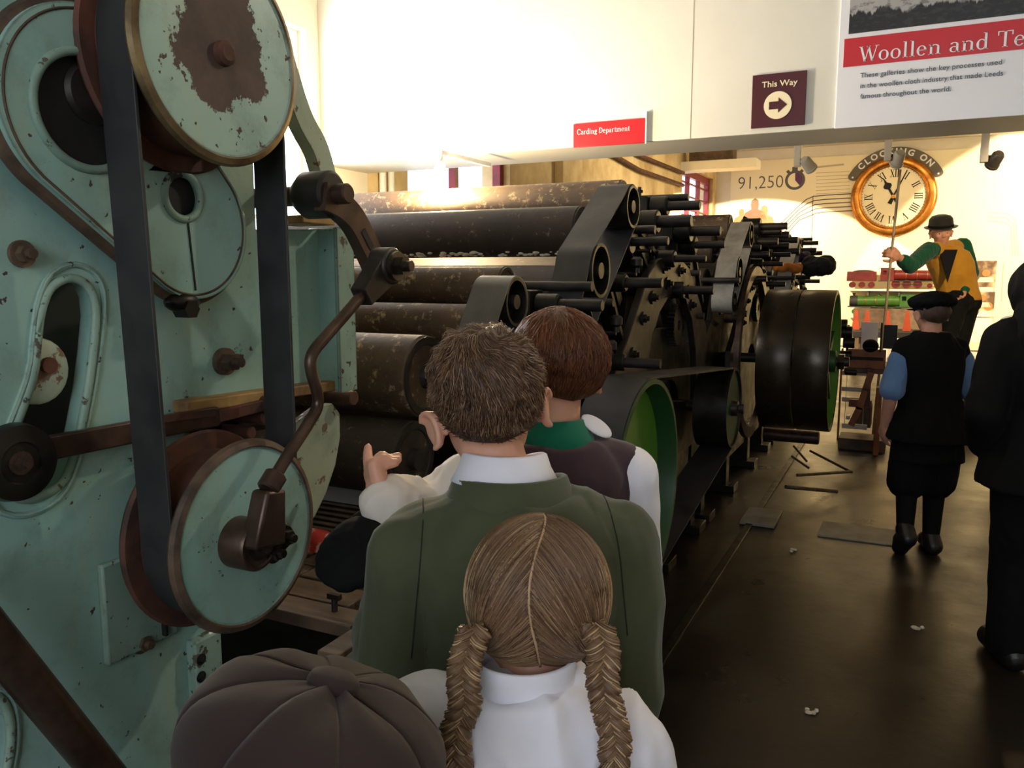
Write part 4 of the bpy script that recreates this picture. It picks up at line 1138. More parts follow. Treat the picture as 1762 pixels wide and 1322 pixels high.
    # bearing blocks with projecting shafts
    sh = [(1205, 353, 0.021, 0.045), (1190, 380, 0.026, 0.05), (1240, 397, 0.024, 0.055), (1247, 421, 0.018, 0.045), (1140, 487, 0.020, 0.036), (1037, 526, 0.019, 0.034), (1137, 627, 0.020, 0.034), (1150, 415, 0.018, 0.05), (1215, 445, 0.016, 0.04), (1228, 500, 0.02, 0.04)]
    for k, (px, py, r, rb) in enumerate(sh):
        if names and k in (5, 6): continue
        p = P(px, py, X=-0.84); c = T((p.y, p.z))
        s = obj('shaft', axisX(MB(), c, -1.22, -0.84, r, 20, 0.003), M['iron2'], e)
        obj('shaft_collar', axisX(MB(), c, -1.06, -0.98, rb, 20, 0.006), M['iron'], s)
        b = obj('bearing_bracket', MB().span((-1.15, c[0] - 0.055, c[1] - 0.045), (-1.06, c[0] + 0.055, c[1] + 0.045)).bar((-1.11, c[0], c[1] - 0.02), (-1.11, c[0] * 0.6 + cy[0] * 0.4, c[1] * 0.6 + 0.98 * 0.4), 0.05, 0.06), M['iron'], e, bevel=0.006)
        obj('cap_bolt', MB().cyl((-1.105, c[0] - 0.03, c[1] + 0.045), (-1.105, c[0] - 0.03, c[1] + 0.085), 0.010, n=12).hexa((-1.105, c[0] - 0.03, c[1] + 0.06), (-1.105, c[0] - 0.03, c[1] + 0.072), 0.017), M['iron2'], b)
    # strap pulleys and straps
    XB0, XB1 = -1.055, -0.935
    pa_, pb_, pc_ = [T(YZ(x, y, -0.94)) for x, y in ((1086, 356), (1030, 466), (1004, 560))]
    da = depth((-0.94, pa_[0] - dy, pa_[1])); rr = [36 * da / FPX, 46 * da / FPX * 0.92, 30 * da / FPX]
    for c, r in zip((pa_, pb_, pc_), rr):
        pu_ = obj('strap_pulley', MB().lathe((XB0 - 0.005, *c), (1, 0, 0), [(0, 0.05), (r * 0.86, 0.05), (r * 0.88, 0), (r, 0), (r, 0.13), (r * 0.88, 0.13), (r * 0.86, 0.07), (r * 0.3, 0.07), (r * 0.3, 0.13), (0, 0.13)], 40), M['iron'], e)
    obj('strap', belt_loop(list(zip((pa_, pb_, pc_), rr)), XB0, XB1, 0.005), M['belt'] if not names else M['beltlit'], e)
    if not names:
        pd_, pe_ = [T(YZ(x, y, -0.99)) for x, y in ((890, 520), (852, 640))]
        dd = depth((-0.99, *pd_)); r1, r2 = 42 * dd / FPX, 40 * dd / FPX
        for c, r in ((pd_, r1), (pe_, r2)):
            obj('strap_pulley', MB().lathe((-1.10, *c), (1, 0, 0), [(0, 0.05), (r * 0.86, 0.05), (r * 0.88, 0), (r, 0), (r, 0.11), (r * 0.88, 0.11), (r * 0.86, 0.07), (r * 0.3, 0.07), (r * 0.3, 0.11), (0, 0.11)], 40), M['iron'], e)
        obj('strap', belt_loop([(pd_, r1), (pe_, r2)], -1.10, -0.99, 0.005), M['beltpale'], e)
        # iron plates and levers seen left of the arch
        for (x0, y0, x1, y1, w) in ((1075, 378, 1110, 470, 0.05), (1040, 500, 1075, 640, 0.06), (1095, 400, 1130, 450, 0.05), (1188, 430, 1203, 520, 0.05)):
            a = P(x0, y0, X=-1.08); b = P(x1, y1, X=-1.08); obj('stay_plate', MB().bar(a, b, 0.02, w, UX), M['iron'], e)
        for px, py in ((1060, 572), (1050, 615), (1095, 470), (1120, 430)):
            c = P(px, py, X=-1.0); obj('oil_cup', MB().lathe(c, (0, 0, 1), [(0, 0), (0.012, 0), (0.012, 0.02), (0.024, 0.03), (0.024, 0.055), (0.014, 0.065), (0, 0.065)], 16).cyl((c.x - 0.12, c.y, c.z - 0.004), (c.x, c.y, c.z - 0.004), 0.008, n=8), M['iron2'], e)
    # toothed gears and small plates that crowd the side
    for (px, py, r) in ((1165, 560, 0.11), (1190, 470, 0.09), (1105, 445, 0.075)):
        p = P(px, py, X=-1.08); c = T((p.y, p.z)); L = []
        nt = 28
        for k in range(nt * 4):
            a = 2 * PI * k / (nt * 4); q = r * (1.0 if k % 4 in (0, 1) else 0.90); L.append((c[0] + q * math.cos(a), c[1] + q * math.sin(a)))
        mb = MB(); plateX(mb, L, [circ(c, r * 0.25, 16)], -1.07, 0.035)
        obj('gear', mb, M['iron'], e)
    return e

e1 = engine(0.0, 'black carding engine with stacked rollers nearest the children')
e2 = engine(2.45, 'second carding engine with strap painted as lit and wide belt drum', True, 1)
e3 = engine(4.95, 'farthest carding engine mostly hidden behind the wide drum', False, 1)
# tufts of wool under the second roller
mb = MB()
p = P(1002, 398, X=-1.2)
for k in range(70):
    x = -1.25 - 1.3 * random.random() ** 1.1
    s = random.uniform(0.003, 0.010) * (1.6 if random.random() < 0.15 else 1)
    a = R(random.uniform(-128, -112)); r = 43 * depth(p) / FPX
    mb.sphere((x, p.y + r * math.cos(a) * 1.01, p.z + r * math.sin(a) * 1.01), (s * 1.6, s * 0.8, s * 0.8), 7, 5)
obj('wool_tufts', mb, mat('raw_wool', 'D8CFBE', 'B8AA92', 30, 0.9), e1, kind='stuff')

# large green wheel with its flat belt to the small wheel
W1c = YZ(1116, 838, -0.79); r1 = 186 * depth((-0.79, *W1c)) / FPX
W2c = YZ(1262, 703, -0.79); r2 = 68 * depth((-0.79, *W2c)) / FPX
def wheel(parent, c, r, Xf, wd, web, mweb, name='driving_wheel', mrim=None):
    w = obj(name, MB().lathe((Xf - wd, *c), (1, 0, 0), [(r * 0.93, 0), (r, 0), (r, wd), (r * 0.955, wd), (r * 0.945, wd - 0.01), (r * 0.93, 0)], 96), mrim or M['greendark'], parent)
    obj('web', MB().lathe((Xf - web, *c), (1, 0, 0), [(0, -0.01), (r * 0.94, -0.01), (r * 0.94, 0.0), (0, 0.0)], 72), mweb, w)
    obj('hub', MB().lathe((Xf - web, *c), (1, 0, 0), [(0, 0), (r * 0.2, 0), (r * 0.19, 0.03), (r * 0.12, 0.035), (r * 0.12, 0.06), (0, 0.06)], 32), M['iron2'], w)
    obj('axle', axisX(MB(), c, -1.2, Xf - web, 0.03, 20), M['iron'], w)
    return w
w1 = wheel(e1, W1c, r1, -0.785, 0.17, 0.075, M['green'])
obj('key_bar', MB().bar((-0.845, W1c[0] - 0.03, W1c[1] - 0.02), (-0.845, W1c[0] + 0.06, W1c[1] + 0.09), 0.02, 0.03), M['greendark'], w1, bevel=0.004)
wheel(e1, W2c, r2, -0.785, 0.17, 0.012, M['greendark'], mrim=M['iron'])
obj('flat_belt', belt_loop([(W1c, r1), (W2c, r2)], -0.955, -0.79, 0.007), M['belt'], e1)
# wide drum of the second engine: two pulleys side by side
Dc = YZ(1436, 622, -0.42); rd = 122 * depth((-0.42, *Dc)) / FPX
M['drum'] = mat('worn_brown_drum', '3A3022', '2A2218', 5, 0.33, 0.45, bump=0.1, rvar=0.1)
for X0_, X1_ in ((-0.845, -0.635), (-0.628, -0.42)):
    d_ = obj('belt_drum', MB().lathe((X0_, *Dc), (1, 0, 0), [(rd * 0.95, 0), (rd - 0.004, 0), (rd, 0.006), (rd, X1_ - X0_ - 0.006), (rd - 0.004, X1_ - X0_), (rd * 0.95, X1_ - X0_), (rd * 0.95, 0)], 96), M['drum'], e2)
    for k in range(6):
        a = R(60 * k + 20); xm = (X0_ + X1_) / 2 + 0.05
        obj('spoke', MB().bar((xm, Dc[0] + 0.04 * math.cos(a), Dc[1] + 0.04 * math.sin(a)), (xm, Dc[0] + rd * 0.96 * math.cos(a), Dc[1] + rd * 0.96 * math.sin(a)), 0.05, 0.03, UX), M['greendark'], d_)
    obj('rim_lining', MB().ring((X0_, *Dc), (1, 0, 0), rd * 0.935, rd * 0.952, 0.004, X1_ - X0_ - 0.004, 72), M['green'], d_)
    obj('hub', axisX(MB(), Dc, X0_, X1_ + 0.01, 0.07, 28, 0.006), M['greendark'], d_)
obj('drum_shaft', axisX(MB(), Dc, -1.25, -0.33, 0.032, 24, 0.004), M['iron2'], e2)
obj('shaft_nut', MB().hexa((-0.40, *Dc), (-0.36, *Dc), 0.055), M['steel'], e2)
# curved guard band beside the drum, little bright fittings
gb = [(y, z) for y, z in circ((Dc[0] - 0.15, Dc[1] + 0.05), 0.56, 64)]
gi = circ((Dc[0] - 0.15, Dc[1] + 0.05), 0.49, 64)
mb = MB(); plateX(mb, gb, [gi], -0.90, 0.03); obj('guard_ring', mb, M['brownsteel'], e2)
for px, py, r in ((1268, 548, 0.03), (1280, 540, 0.022), (1300, 487, 0.018)):
    c = P(px, py, X=-0.98); obj('bright_fitting', axisX(MB(), (c.y, c.z), -1.06, -0.96, r, 16, 0.004), M['steel'], e2)
for px, py in ((1355, 389), (1358, 404), (1373, 413), (1376, 432)):
    c = P(px, py, X=-0.80); s = obj('shaft', axisX(MB(), (c.y, c.z), -1.2, -0.80, 0.024, 18, 0.003), M['iron2'], e2)
    obj('shaft_collar', axisX(MB(), (c.y, c.z), -1.1, -0.98, 0.06, 18, 0.006), M['iron'], s)
# treadle rods and shoes at the foot of the second engine
rods = [((1352, 838), (1440, 846), 0.016), ((1372, 818), (1462, 812), 0.014), ((1394, 776), (1466, 813), 0.012), ((1362, 785), (1392, 806), 0.011), ((1366, 768), (1388, 794), 0.011)]
for a, b, r in rods:
    obj('treadle_rod', MB().cyl(P(*a, Z=0.12), P(*b, Z=0.05), r * 0.8, n=12), M['oldwood'], e2)
c = P(1385, 752, X=-0.65); obj('roller_sleeve', axisX(MB(), (c.y, c.z), -0.95, -0.55, 0.05, 24, 0.006), M['brownsteel'], e2)
tag(obj('floor_light_patch', MB().box(P(1310, 890, Z=0.012), (0.20, 0.34, 0.02)), M['cover'], bevel=0.003), 'pale patch of painted sunlight on floor under the engines', 'board')  # pool of sunlight on the floor, put in as a pale slab
tag(obj('floor_rail', MB().span((-0.80, 1.2, 0.0), (-0.76, 9.0, 0.014)), M['iron'], bevel=0.003), 'thin iron rail set along floor beside the engines', 'rail')
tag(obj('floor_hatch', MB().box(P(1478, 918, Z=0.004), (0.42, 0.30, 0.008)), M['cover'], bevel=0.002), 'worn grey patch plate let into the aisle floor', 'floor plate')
# tufts of wool dropped on the aisle floor
for k, (px, py, lab) in enumerate(((1580, 1082, 'white wool tuft on floor near the dark figure'), (1398, 1226, 'white wool tuft on the open aisle floor, nearest tuft'), (1368, 948, 'tiny pale wool wisp on floor beside the rail'))):
    c = P(px, py, Z=0.006); mb = MB()
    for j in range(5): mb.sphere(c + Vector((random.uniform(-0.02, 0.02), random.uniform(-0.02, 0.02), 0)), (random.uniform(0.006, 0.014), random.uniform(0.006, 0.012), 0.006), 8, 6)
    tag(obj('wool_tuft', remesh(mb, 0.003, 2, (0.002, 120, 1)), mat('raw_wool', 'D8CFBE', 'B8AA92', 30, 0.9)), lab, 'wool', 'wool tufts on the floor')
# clothes left on the far engine
mcl = {'black coat': mat('black_coat_cloth', '121214', '1C1C1E', 10, 0.9), 'purple': mat('purple_felt', '3A2C4E', '30243F', 10, 0.9), 'amber': mat('amber_cloth', 'C87A1E', 'A86014', 10, 0.8)}
def lump(name, label, cat, px, py, d, r, m, seed):
    c = P(px, py, d=d); mb = MB()
    for k in range(7):
        a = seed + k * 2.4; mb.sphere(c + Vector((math.cos(a) * r[0] * 0.45, math.sin(a) * r[1] * 0.45, 0.25 * r[2] * math.sin(3 * a))), (r[0] * 0.6, r[1] * 0.6, r[2] * 0.7), 14, 8)
    tag(obj(name, remesh(mb, 0.012, 4, (0.008, 14, 1)), m), label, cat)
lump('folded_coat', 'black coat heaped on top of the far engine', 'coat', 1408, 458, 7.15, (0.14, 0.13, 0.10), mcl['black coat'], 0.4)
lump('felt_hat', 'purple felt hat resting on the far engine', 'hat', 1378, 442, 7.5, (0.09, 0.09, 0.05), mcl['purple'], 1.1)
lump('amber_cloth', 'bright amber cloth draped over the far engine', 'cloth', 1357, 462, 7.1, (0.13, 0.11, 0.05), mcl['amber'], 2.2)

# ------------------------------------------------------------------ wooden frame machine further down the aisle
YW = 7.2
lm = thing('wooden_hand_loom', 'warm brown wooden frame machine beyond the wide drum', 'loom', (-0.32, YW, 0))
def lpx(x0, y0, x1, y1, Y, th, name, m, bev=0.004):
    a = P(x0, y1, Y=Y); b = P(x1, y0, Y=Y); a.z = max(a.z, 0.0); return obj(name, MB().span((a.x, Y, a.z), (b.x, Y + th, b.z)), m, lm, bevel=bev)
lpx(1458, 603, 1525, 633, YW, 0.06, 'breast_board', M['wood'])
lpx(1462, 616, 1520, 619, YW - 0.01, 0.02, 'board_groove', M['black'], 0)
lpx(1500, 668, 1518, 800, YW - 0.05, 0.12, 'post', M['wood'])
lpx(1488, 634, 1500, 700, YW - 0.03, 0.05, 'post', M['oldwood'])
lpx(1518, 620, 1528, 800, YW + 0.25, 0.10, 'post', M['wood'])
lpx(1460, 690, 1500, 700, YW + 0.02, 0.05, 'cross_rail', M['wood'])
lpx(1452, 636, 1522, 641, YW - 0.02, 0.08, 'breast_rail', M['oldwood'])
lpx(1470, 700, 1500, 735, YW + 0.3, 0.25, 'weight_box', M['oldwood'])
lpx(1440, 600, 1448, 800, YW + 0.5, 0.08, 'post', M['wood'])
for y in (640, 668, 686, 732): lpx(1448, y, 1492, y + 5, YW + 0.1, 0.03, 'rail', M['fixture'])
lpx(1452, 640, 1458, 735, YW + 0.12, 0.03, 'upright', M['fixture'])
lpx(1484, 640, 1489, 735, YW + 0.12, 0.03, 'upright', M['fixture'])
pts = [(1500, 640), (1490, 668), (1480, 700), (1466, 728)]
mb = MB()
pp = [P(x, y, Y=YW - 0.06) for x, y in pts]
for a, b in zip(pp[:-1], pp[1:]): mb.bar(a, b + (b - a) * 0.1, 0.05, 0.10, UY)
obj('curved_stay', mb, M['wood'], lm)
lpx(1455, 560, 1462, 605, YW + 0.2, 0.05, 'post', M['iron'])
for k, (x, y, r) in enumerate(((1458, 572, 0.05), (1462, 590, 0.045), (1456, 612, 0.04), (1465, 640, 0.03), (1449, 560, 0.05))):
    c = P(x, y, Y=YW); obj('cam_wheel', axisX(MB(), (c.y, c.z), c.x - 0.05, c.x + 0.04, r, 20, 0.005), M['iron'], lm)
lpx(1455, 716, 1462, 722, YW, 0.1, 'bobbin', M['signwhite'])
lpx(1480, 555, 1512, 602, YW + 1.2, 0.02, 'heald_board', mat('bluish_heald', '8E8C98', '7E7C88', 4, 0.5))
lpx(1513, 556, 1519, 606, YW - 0.1, 0.05, 'upright', M['black'])
lpx(1519, 560, 1545, 600, YW + 0.3, 0.05, 'harness', M['iron'])
lpx(1440, 760, 1524, 800, YW + 0.1, 0.3, 'sole_beam', M['oldwood'])

# ------------------------------------------------------------------ bare bulb lamp hanging in front of the bulkhead edge
lp = P(757, 291, Y=YB - 0.52)
lamp = thing('work_lamp', 'glaring bare work lamp at the bulkhead lower edge', 'lamp', (lp.x, lp.y, lp.z - 0.05))
t = NT('glowing_bulb'); t.b.inputs['Emission Color'].default_value = (1, 0.86, 0.6, 1); t.b.inputs['Emission Strength'].default_value = 60; t.base((1, 0.9, 0.7, 1))
obj('bulb', MB().sphere(lp, (0.028, 0.028, 0.036), 16, 10), t.m, lamp)
obj('holder', MB().cyl(lp + Vector((0, 0, 0.03)), lp + Vector((0, 0, 0.09)), 0.016, n=16), M['white'], lamp)
obj('bracket', MB().span((lp.x - 0.01, lp.y, lp.z + 0.07), (lp.x + 0.01, YB + 0.005, lp.z + 0.09)), M['white'], lamp)
lo_ = light('work_lamp_light', 'POINT', lp + Vector((0, -0.02, -0.06)), lp, 115, (1.0, 0.74, 0.40), 0.035)
# ================================================================== people
M['skin'] = mat('child_skin', 'D9A58A', 'C98F76', 9, 0.5, bump=0.05, sss=0.12)
M['skin_man'] = mat('man_skin', 'CF9878', 'B87A60', 9, 0.5, bump=0.08, sss=0.08)
def cloth(name, c1, c2, rough=0.85, sheen=0.15, sc_=6, weave=900): return mat(name, c1, c2, sc_, rough, bump=0.10, bscale=weave * 0.3, sheen=sheen, spec=0.2)
M['blazer'] = cloth('olive_green_blazer_cloth', '4B503A', '434833')
M['whitecot'] = cloth('white_cotton', 'E8E6EE', 'DEDCE4', 0.8, 0.05)
M['cream'] = M['cream']
M['creamcot'] = cloth('cream_cotton', 'DCD3C8', 'D0C5B8', 0.8, 0.05)
M['vest'] = cloth('plum_brown_vest_cloth', '453238', '3C2B30')
M['kerchief'] = cloth('emerald_kerchief_cloth', '0F6A50', '0C5A44')
M['dkcloth'] = cloth('charcoal_cloth', '121114', '18161A', 0.85, 0.03)
M['blackcloth'] = cloth('black_cloth', '070708', '0B0B0C', 0.85, 0.0)
M['capbrown'] = cloth('brown_cap_cloth', '352A28', '2D2321', 0.95, 0.10)
M['bluecot'] = cloth('blue_cotton', '6C8CB8', '5C7CA8')
M['mustard'] = cloth('mustard_waistcoat_cloth', 'C08A2C', 'B07A20')
M['greenshirt'] = cloth('bottle_green_shirt_cloth', '0E5038', '0B4530')
M['leather'] = mat('black_boot_leather', '100E0D', '1A1715', 10, 0.4)
M['greyskirt'] = cloth('grey_skirt_cloth', '3A3A40', '323238')

def hand_prims(mb, w, d, n, side, s, curl=(0.3, 0.35, 0.4, 0.45), thumb=0.5, spread=0.10):
    """w wrist, d along the hand, n out of the palm, side: thumb towards side * (d x n)"""
    w = Vector(w); d = Vector(d).normalized(); n = (Vector(n) - d * Vector(n).dot(d)).normalized(); x = d.cross(n) * side
    mb.cap(w, w + d * 0.20 * s, 0.16 * s, 0.17 * s)
    kn = []
    for k, (o, l) in enumerate(((0.27, 0.46), (0.09, 0.50), (-0.09, 0.47), (-0.25, 0.41))):
        b = w + d * l * s + x * o * 0.78 * s; kn.append(b)
        mb.cap(w + d * 0.10 * s + x * o * 0.5 * s, b, 0.125 * s, 0.105 * s, 12)
    for k, b in enumerate(kn):
        L = (0.40, 0.45, 0.41, 0.33)[k] * s; dd = (d + x * (0.27, 0.09, -0.09, -0.25)[k] * spread * 4).normalized(); p = b
        for j, fr in enumerate((0.45, 0.30, 0.25)):
            a = curl[k] * (0.9, 1.1, 0.8)[j]
            ax = dd.cross(n).normalized(); dd = (Matrix.Rotation(a, 3, ax) @ dd).normalized() if True else dd
            q = p + dd * L * fr
            mb.cap(p, q, (0.085, 0.078, 0.070)[j] * s, (0.078, 0.070, 0.060)[j] * s, 10); p = q
    t0 = w + d * 0.12 * s + x * 0.16 * s; td = (d * 0.55 + x * 0.75 + n * 0.35 * thumb).normalized()
    t1 = t0 + td * 0.24 * s; td2 = (d * 0.85 + x * 0.35 + n * 0.5 * thumb).normalized(); t2 = t1 + td2 * 0.20 * s; t3 = t2 + (td2 * 0.8 + d * 0.3).normalized() * 0.15 * s
    mb.cap(t0, t1, 0.11 * s, 0.088 * s, 10); mb.cap(t1, t2, 0.085 * s, 0.076 * s, 10); mb.cap(t2, t3, 0.076 * s, 0.062 * s, 10)

def head_prims(mb, s, ears=1.0):
    """head of height s round the origin of mb.M: x right, y to the face, z up"""
    e = lambda c, r, rot=None: mb.sphere([q * s for q in c], [q * s for q in r], 24, 16, rot)
    e((0, -0.04, 0.11), (0.365, 0.455, 0.385)); e((0, 0.10, -0.12), (0.295, 0.30, 0.32)); e((0, 0.18, -0.30), (0.20, 0.19, 0.17)); e((0, 0.25, -0.40), (0.11, 0.10, 0.085))
    e((0, 0.33, 0.08), (0.22, 0.07, 0.05))
    mb.cap(Vector((0, 0.375, 0.02)) * s, Vector((0, 0.455, -0.12)) * s, 0.035 * s, 0.055 * s)
    for sx in (-1, 1):
        e((0.045 * sx, 0.42, -0.135), (0.035, 0.04, 0.03)); e((0.17 * sx, 0.29, -0.10), (0.10, 0.09, 0.09))
        if not ears: continue
        eo = 0.03 * (ears - 1.0)
        rot = Euler((R(-12), 0, R(sx * -34))).to_matrix()
        e(((0.405 + eo) * sx, -0.03, -0.06), (0.030, 0.090, 0.145), rot)
        pts = []
        for k in range(12):
            a = R(-70 + 260 * k / 11); q = rot @ Vector((0.03 * sx, 0.085 * -math.sin(a) * -1 if False else -0.088 * math.sin(a + 0.2), 0.135 * math.cos(a + 0.2))); pts.append((Vector(((0.418 + eo) * sx, -0.03, -0.06)) + q) * s)
        mb.tube(pts, 0.022 * s, 8)
    e((0, 0.375, -0.235), (0.085, 0.045, 0.022)); e((0, 0.365, -0.275), (0.075, 0.045, 0.026))

HR = Vector((0.37, 0.465, 0.395)); HC0 = Vector((0, -0.04, 0.10))
def hair_limit(az):
    """lowest elevation of the hair for an azimuth (0 front, pi back)"""
    a = abs((az + PI) % (2 * PI) - PI)
    pts = [(0, 38), (35, 36), (55, 14), (75, 4), (92, -4), (108, -30), (130, -44), (180, -52)]
    d = math.degrees(a)
    for (x0, y0), (x1, y1) in zip(pts[:-1], pts[1:]):
        if d <= x1: return R(y0 + (y1 - y0) * (d - x0) / (x1 - x0))
    return R(-52)
def hair_pt(dr, s, th):
    r = 1 / math.sqrt((dr.x / HR.x) ** 2 + (dr.y / HR.y) ** 2 + (dr.z / HR.z) ** 2)
    return (HC0 + dr * (r + th)) * s
def sdir(az, el): return Vector((math.sin(az) * math.cos(el), math.cos(az) * math.cos(el), math.sin(el)))
def hair_shell(Mx, s, thick, limit=hair_limit, na=72, ne=30, rough_=0.02, seed=0):
    v = []; f = []
    for layer in (0, 1):
        for i in range(ne + 1):
            for k in range(na):
                az = 2 * PI * k / na; lo = limit(az); el = lo + (PI / 2 - lo) * (i / ne) ** 0.9
                d = sdir(az, el); t = thick(az, el, (el - lo)) if layer == 0 else -0.015
                if layer == 0: t = max(0.002, t + min(1, (el - lo) / 0.7) * (rough_ * noise.noise(d * 4.5 + Vector((seed, 0, 0))) + rough_ * 0.5 * noise.noise(d * 11 + Vector((0, seed, 0)))))
                v.append(Mx @ hair_pt(d, s, t))
    N = (ne + 1) * na
    for i in range(ne):
        for k in range(na):
            k2 = (k + 1) % na; a, b, c, d = i * na + k, i * na + k2, (i + 1) * na + k2, (i + 1) * na + k
            f.append((a, b, c, d)); f.append((N + d, N + c, N + b, N + a))
    for k in range(na):
        k2 = (k + 1) % na; f.append((k, N + k, N + k2, k2))
    return v, f
def strands(paths, r0, taper_=True, tints=None):
    """thin three sided hairs with a random tint each"""
    v = []; f = []; tint = []
    for q_, pth in enumerate(paths):
        n = len(pth); b = len(v); tv = tints[q_] if tints else random.random()
        for i, p in enumerate(pth):
            t = (pth[min(i + 1, n - 1)] - pth[max(i - 1, 0)])
            if t.length < 1e-7: t = Vector((0, 0, 1))
            x, y, _ = frame_from(t)
            r = r0 * (1 - (i / (n - 1)) ** 3 * 0.8 if taper_ else 1)
            for k in range(3):
                a = 2 * PI * k / 3; v.append(p + x * math.cos(a) * r + y * math.sin(a) * r); tint.append(tv)
        for i in range(n - 1):
            for k in range(3):
                k2 = (k + 1) % 3; f.append((b + i * 3 + k, b + i * 3 + k2, b + i * 3 + 3 + k2, b + i * 3 + 3 + k))
    return v, f, tint
def hair_mat(name, c1, c2, c3):
    t = NT(name)
    at = t.n('Attribute', attribute_name='tint')
    c = t.mix(t.ramp(at.outputs['Fac'], 0.15, 0.75), rgb(c1), rgb(c2)); c = t.mix(t.ramp(at.outputs['Fac'], 0.75, 1.0), c, rgb(c3))
    t.base(c); t.rough(0.42); t.b.inputs['Specular IOR Level'].default_value = 0.35
    return t.m
def hair_obj(name, paths, r0, m, parent, kind='stuff', taper_=True, tints=None):
    v, f, ti = strands(paths, r0, taper_, tints)
    o = obj(name, (v, f), m, parent, sharp=0, kind=kind)
    at = o.data.attributes.new('tint', 'FLOAT', 'POINT'); at.data.foreach_set('value', ti)
    return o
def boy_hair(Mx, s, thick, m, under, parent, n=5200, length=0.16, crown=(0.05, -0.35, 0.93), swirl=0.5, seed=1, lift=0.018, limit=hair_limit, rad=0.0008, rough_=0.02):
    h = obj('hair', hair_shell(Mx, s, thick, limit, seed=seed, rough_=rough_), under, parent)
    cr = Vector(crown).normalized(); paths = []
    rnd = random.Random(seed)
    while len(paths) < n:
        az = rnd.uniform(0, 2 * PI); lo = limit(az); el = math.asin(rnd.uniform(math.sin(lo), 1.0))
        d = sdir(az, el); L = length * (0.25 + 0.75 * min(1, max(0, (el - lo) / 1.1))) * rnd.uniform(0.7, 1.2)
        p = []; off = rnd.uniform(-0.010, 0.006); lf = rnd.uniform(0.2, 1.0) * lift; wob = rnd.uniform(-0.35, 0.35)
        for k in range(6):
            lo2 = limit(math.atan2(d.x, d.y)); el2 = math.asin(max(-1, min(1, d.z)))
            t = thick(math.atan2(d.x, d.y), el2, max(0, el2 - lo2)) + off + lf * (k / 5) ** 1.5
            t = max(0.004, t + min(1, max(0, el2 - lo2) / 0.7) * (rough_ * noise.noise(d * 4.5 + Vector((seed, 0, 0))) + rough_ * 0.5 * noise.noise(d * 11 + Vector((0, seed, 0)))))
            p.append(Mx @ hair_pt(d, s, t))
            away = (d - cr * d.dot(cr)); 
            if away.length < 1e-4: away = Vector((1, 0, 0))
            tg = away - d * away.dot(d); tg.normalize(); sw = d.cross(tg)
            d = (d + (tg + sw * (swirl * math.exp(-3 * (1 - d.dot(cr))) + wob)).normalized() * (L / 5 / 0.42)).normalized()
        paths.append(p)
    hair_obj('hair_strands', paths, rad, m, h)
    return h

def collar(Mx, c, rx, ry, top, bot, flare, m, parent, name='collar', a0=25, drop=0.0, tilt=0.0):
    """folded collar round the neck: stands up, folds over and falls outwards; open at the front"""
    v = []; f = []; n = 44; c = Vector(c)
    prof = [(0.0, bot + 0.012), (0.0, top - 0.004), (0.004, top), (0.008, top - 0.002), (flare * 0.55, (top + bot) / 2), (flare, bot), (flare - 0.004, bot - 0.002), (flare * 0.5, (top + bot) / 2 - 0.006), (0.004, top - 0.010)]
    m_ = len(prof)
    for k in range(n + 1):
        a = R(a0) + (2 * PI - 2 * R(a0)) * k / n     # from front right round the back
        w = abs(k / n - 0.5) * 2
        for j, (o, z) in enumerate(prof):
            x = math.sin(a) * (rx + o); y = math.cos(a) * (ry + o)
            dz = -drop * w ** 3 - (0.018 * w ** 6 if j in (5, 6) else 0)
            v.append(Mx @ (c + Vector((x, y, z + dz + tilt * x))))
    for k in range(n):
        for j in range(m_):
            j2 = (j + 1) % m_; f.append((k * m_ + j, k * m_ + j2, (k + 1) * m_ + j2, (k + 1) * m_ + j))
    f.append(tuple(range(m_))); f.append(tuple(n * m_ + j for j in range(m_ - 1, -1, -1)))
    return obj(name, (v, f), m, parent, sharp=0)

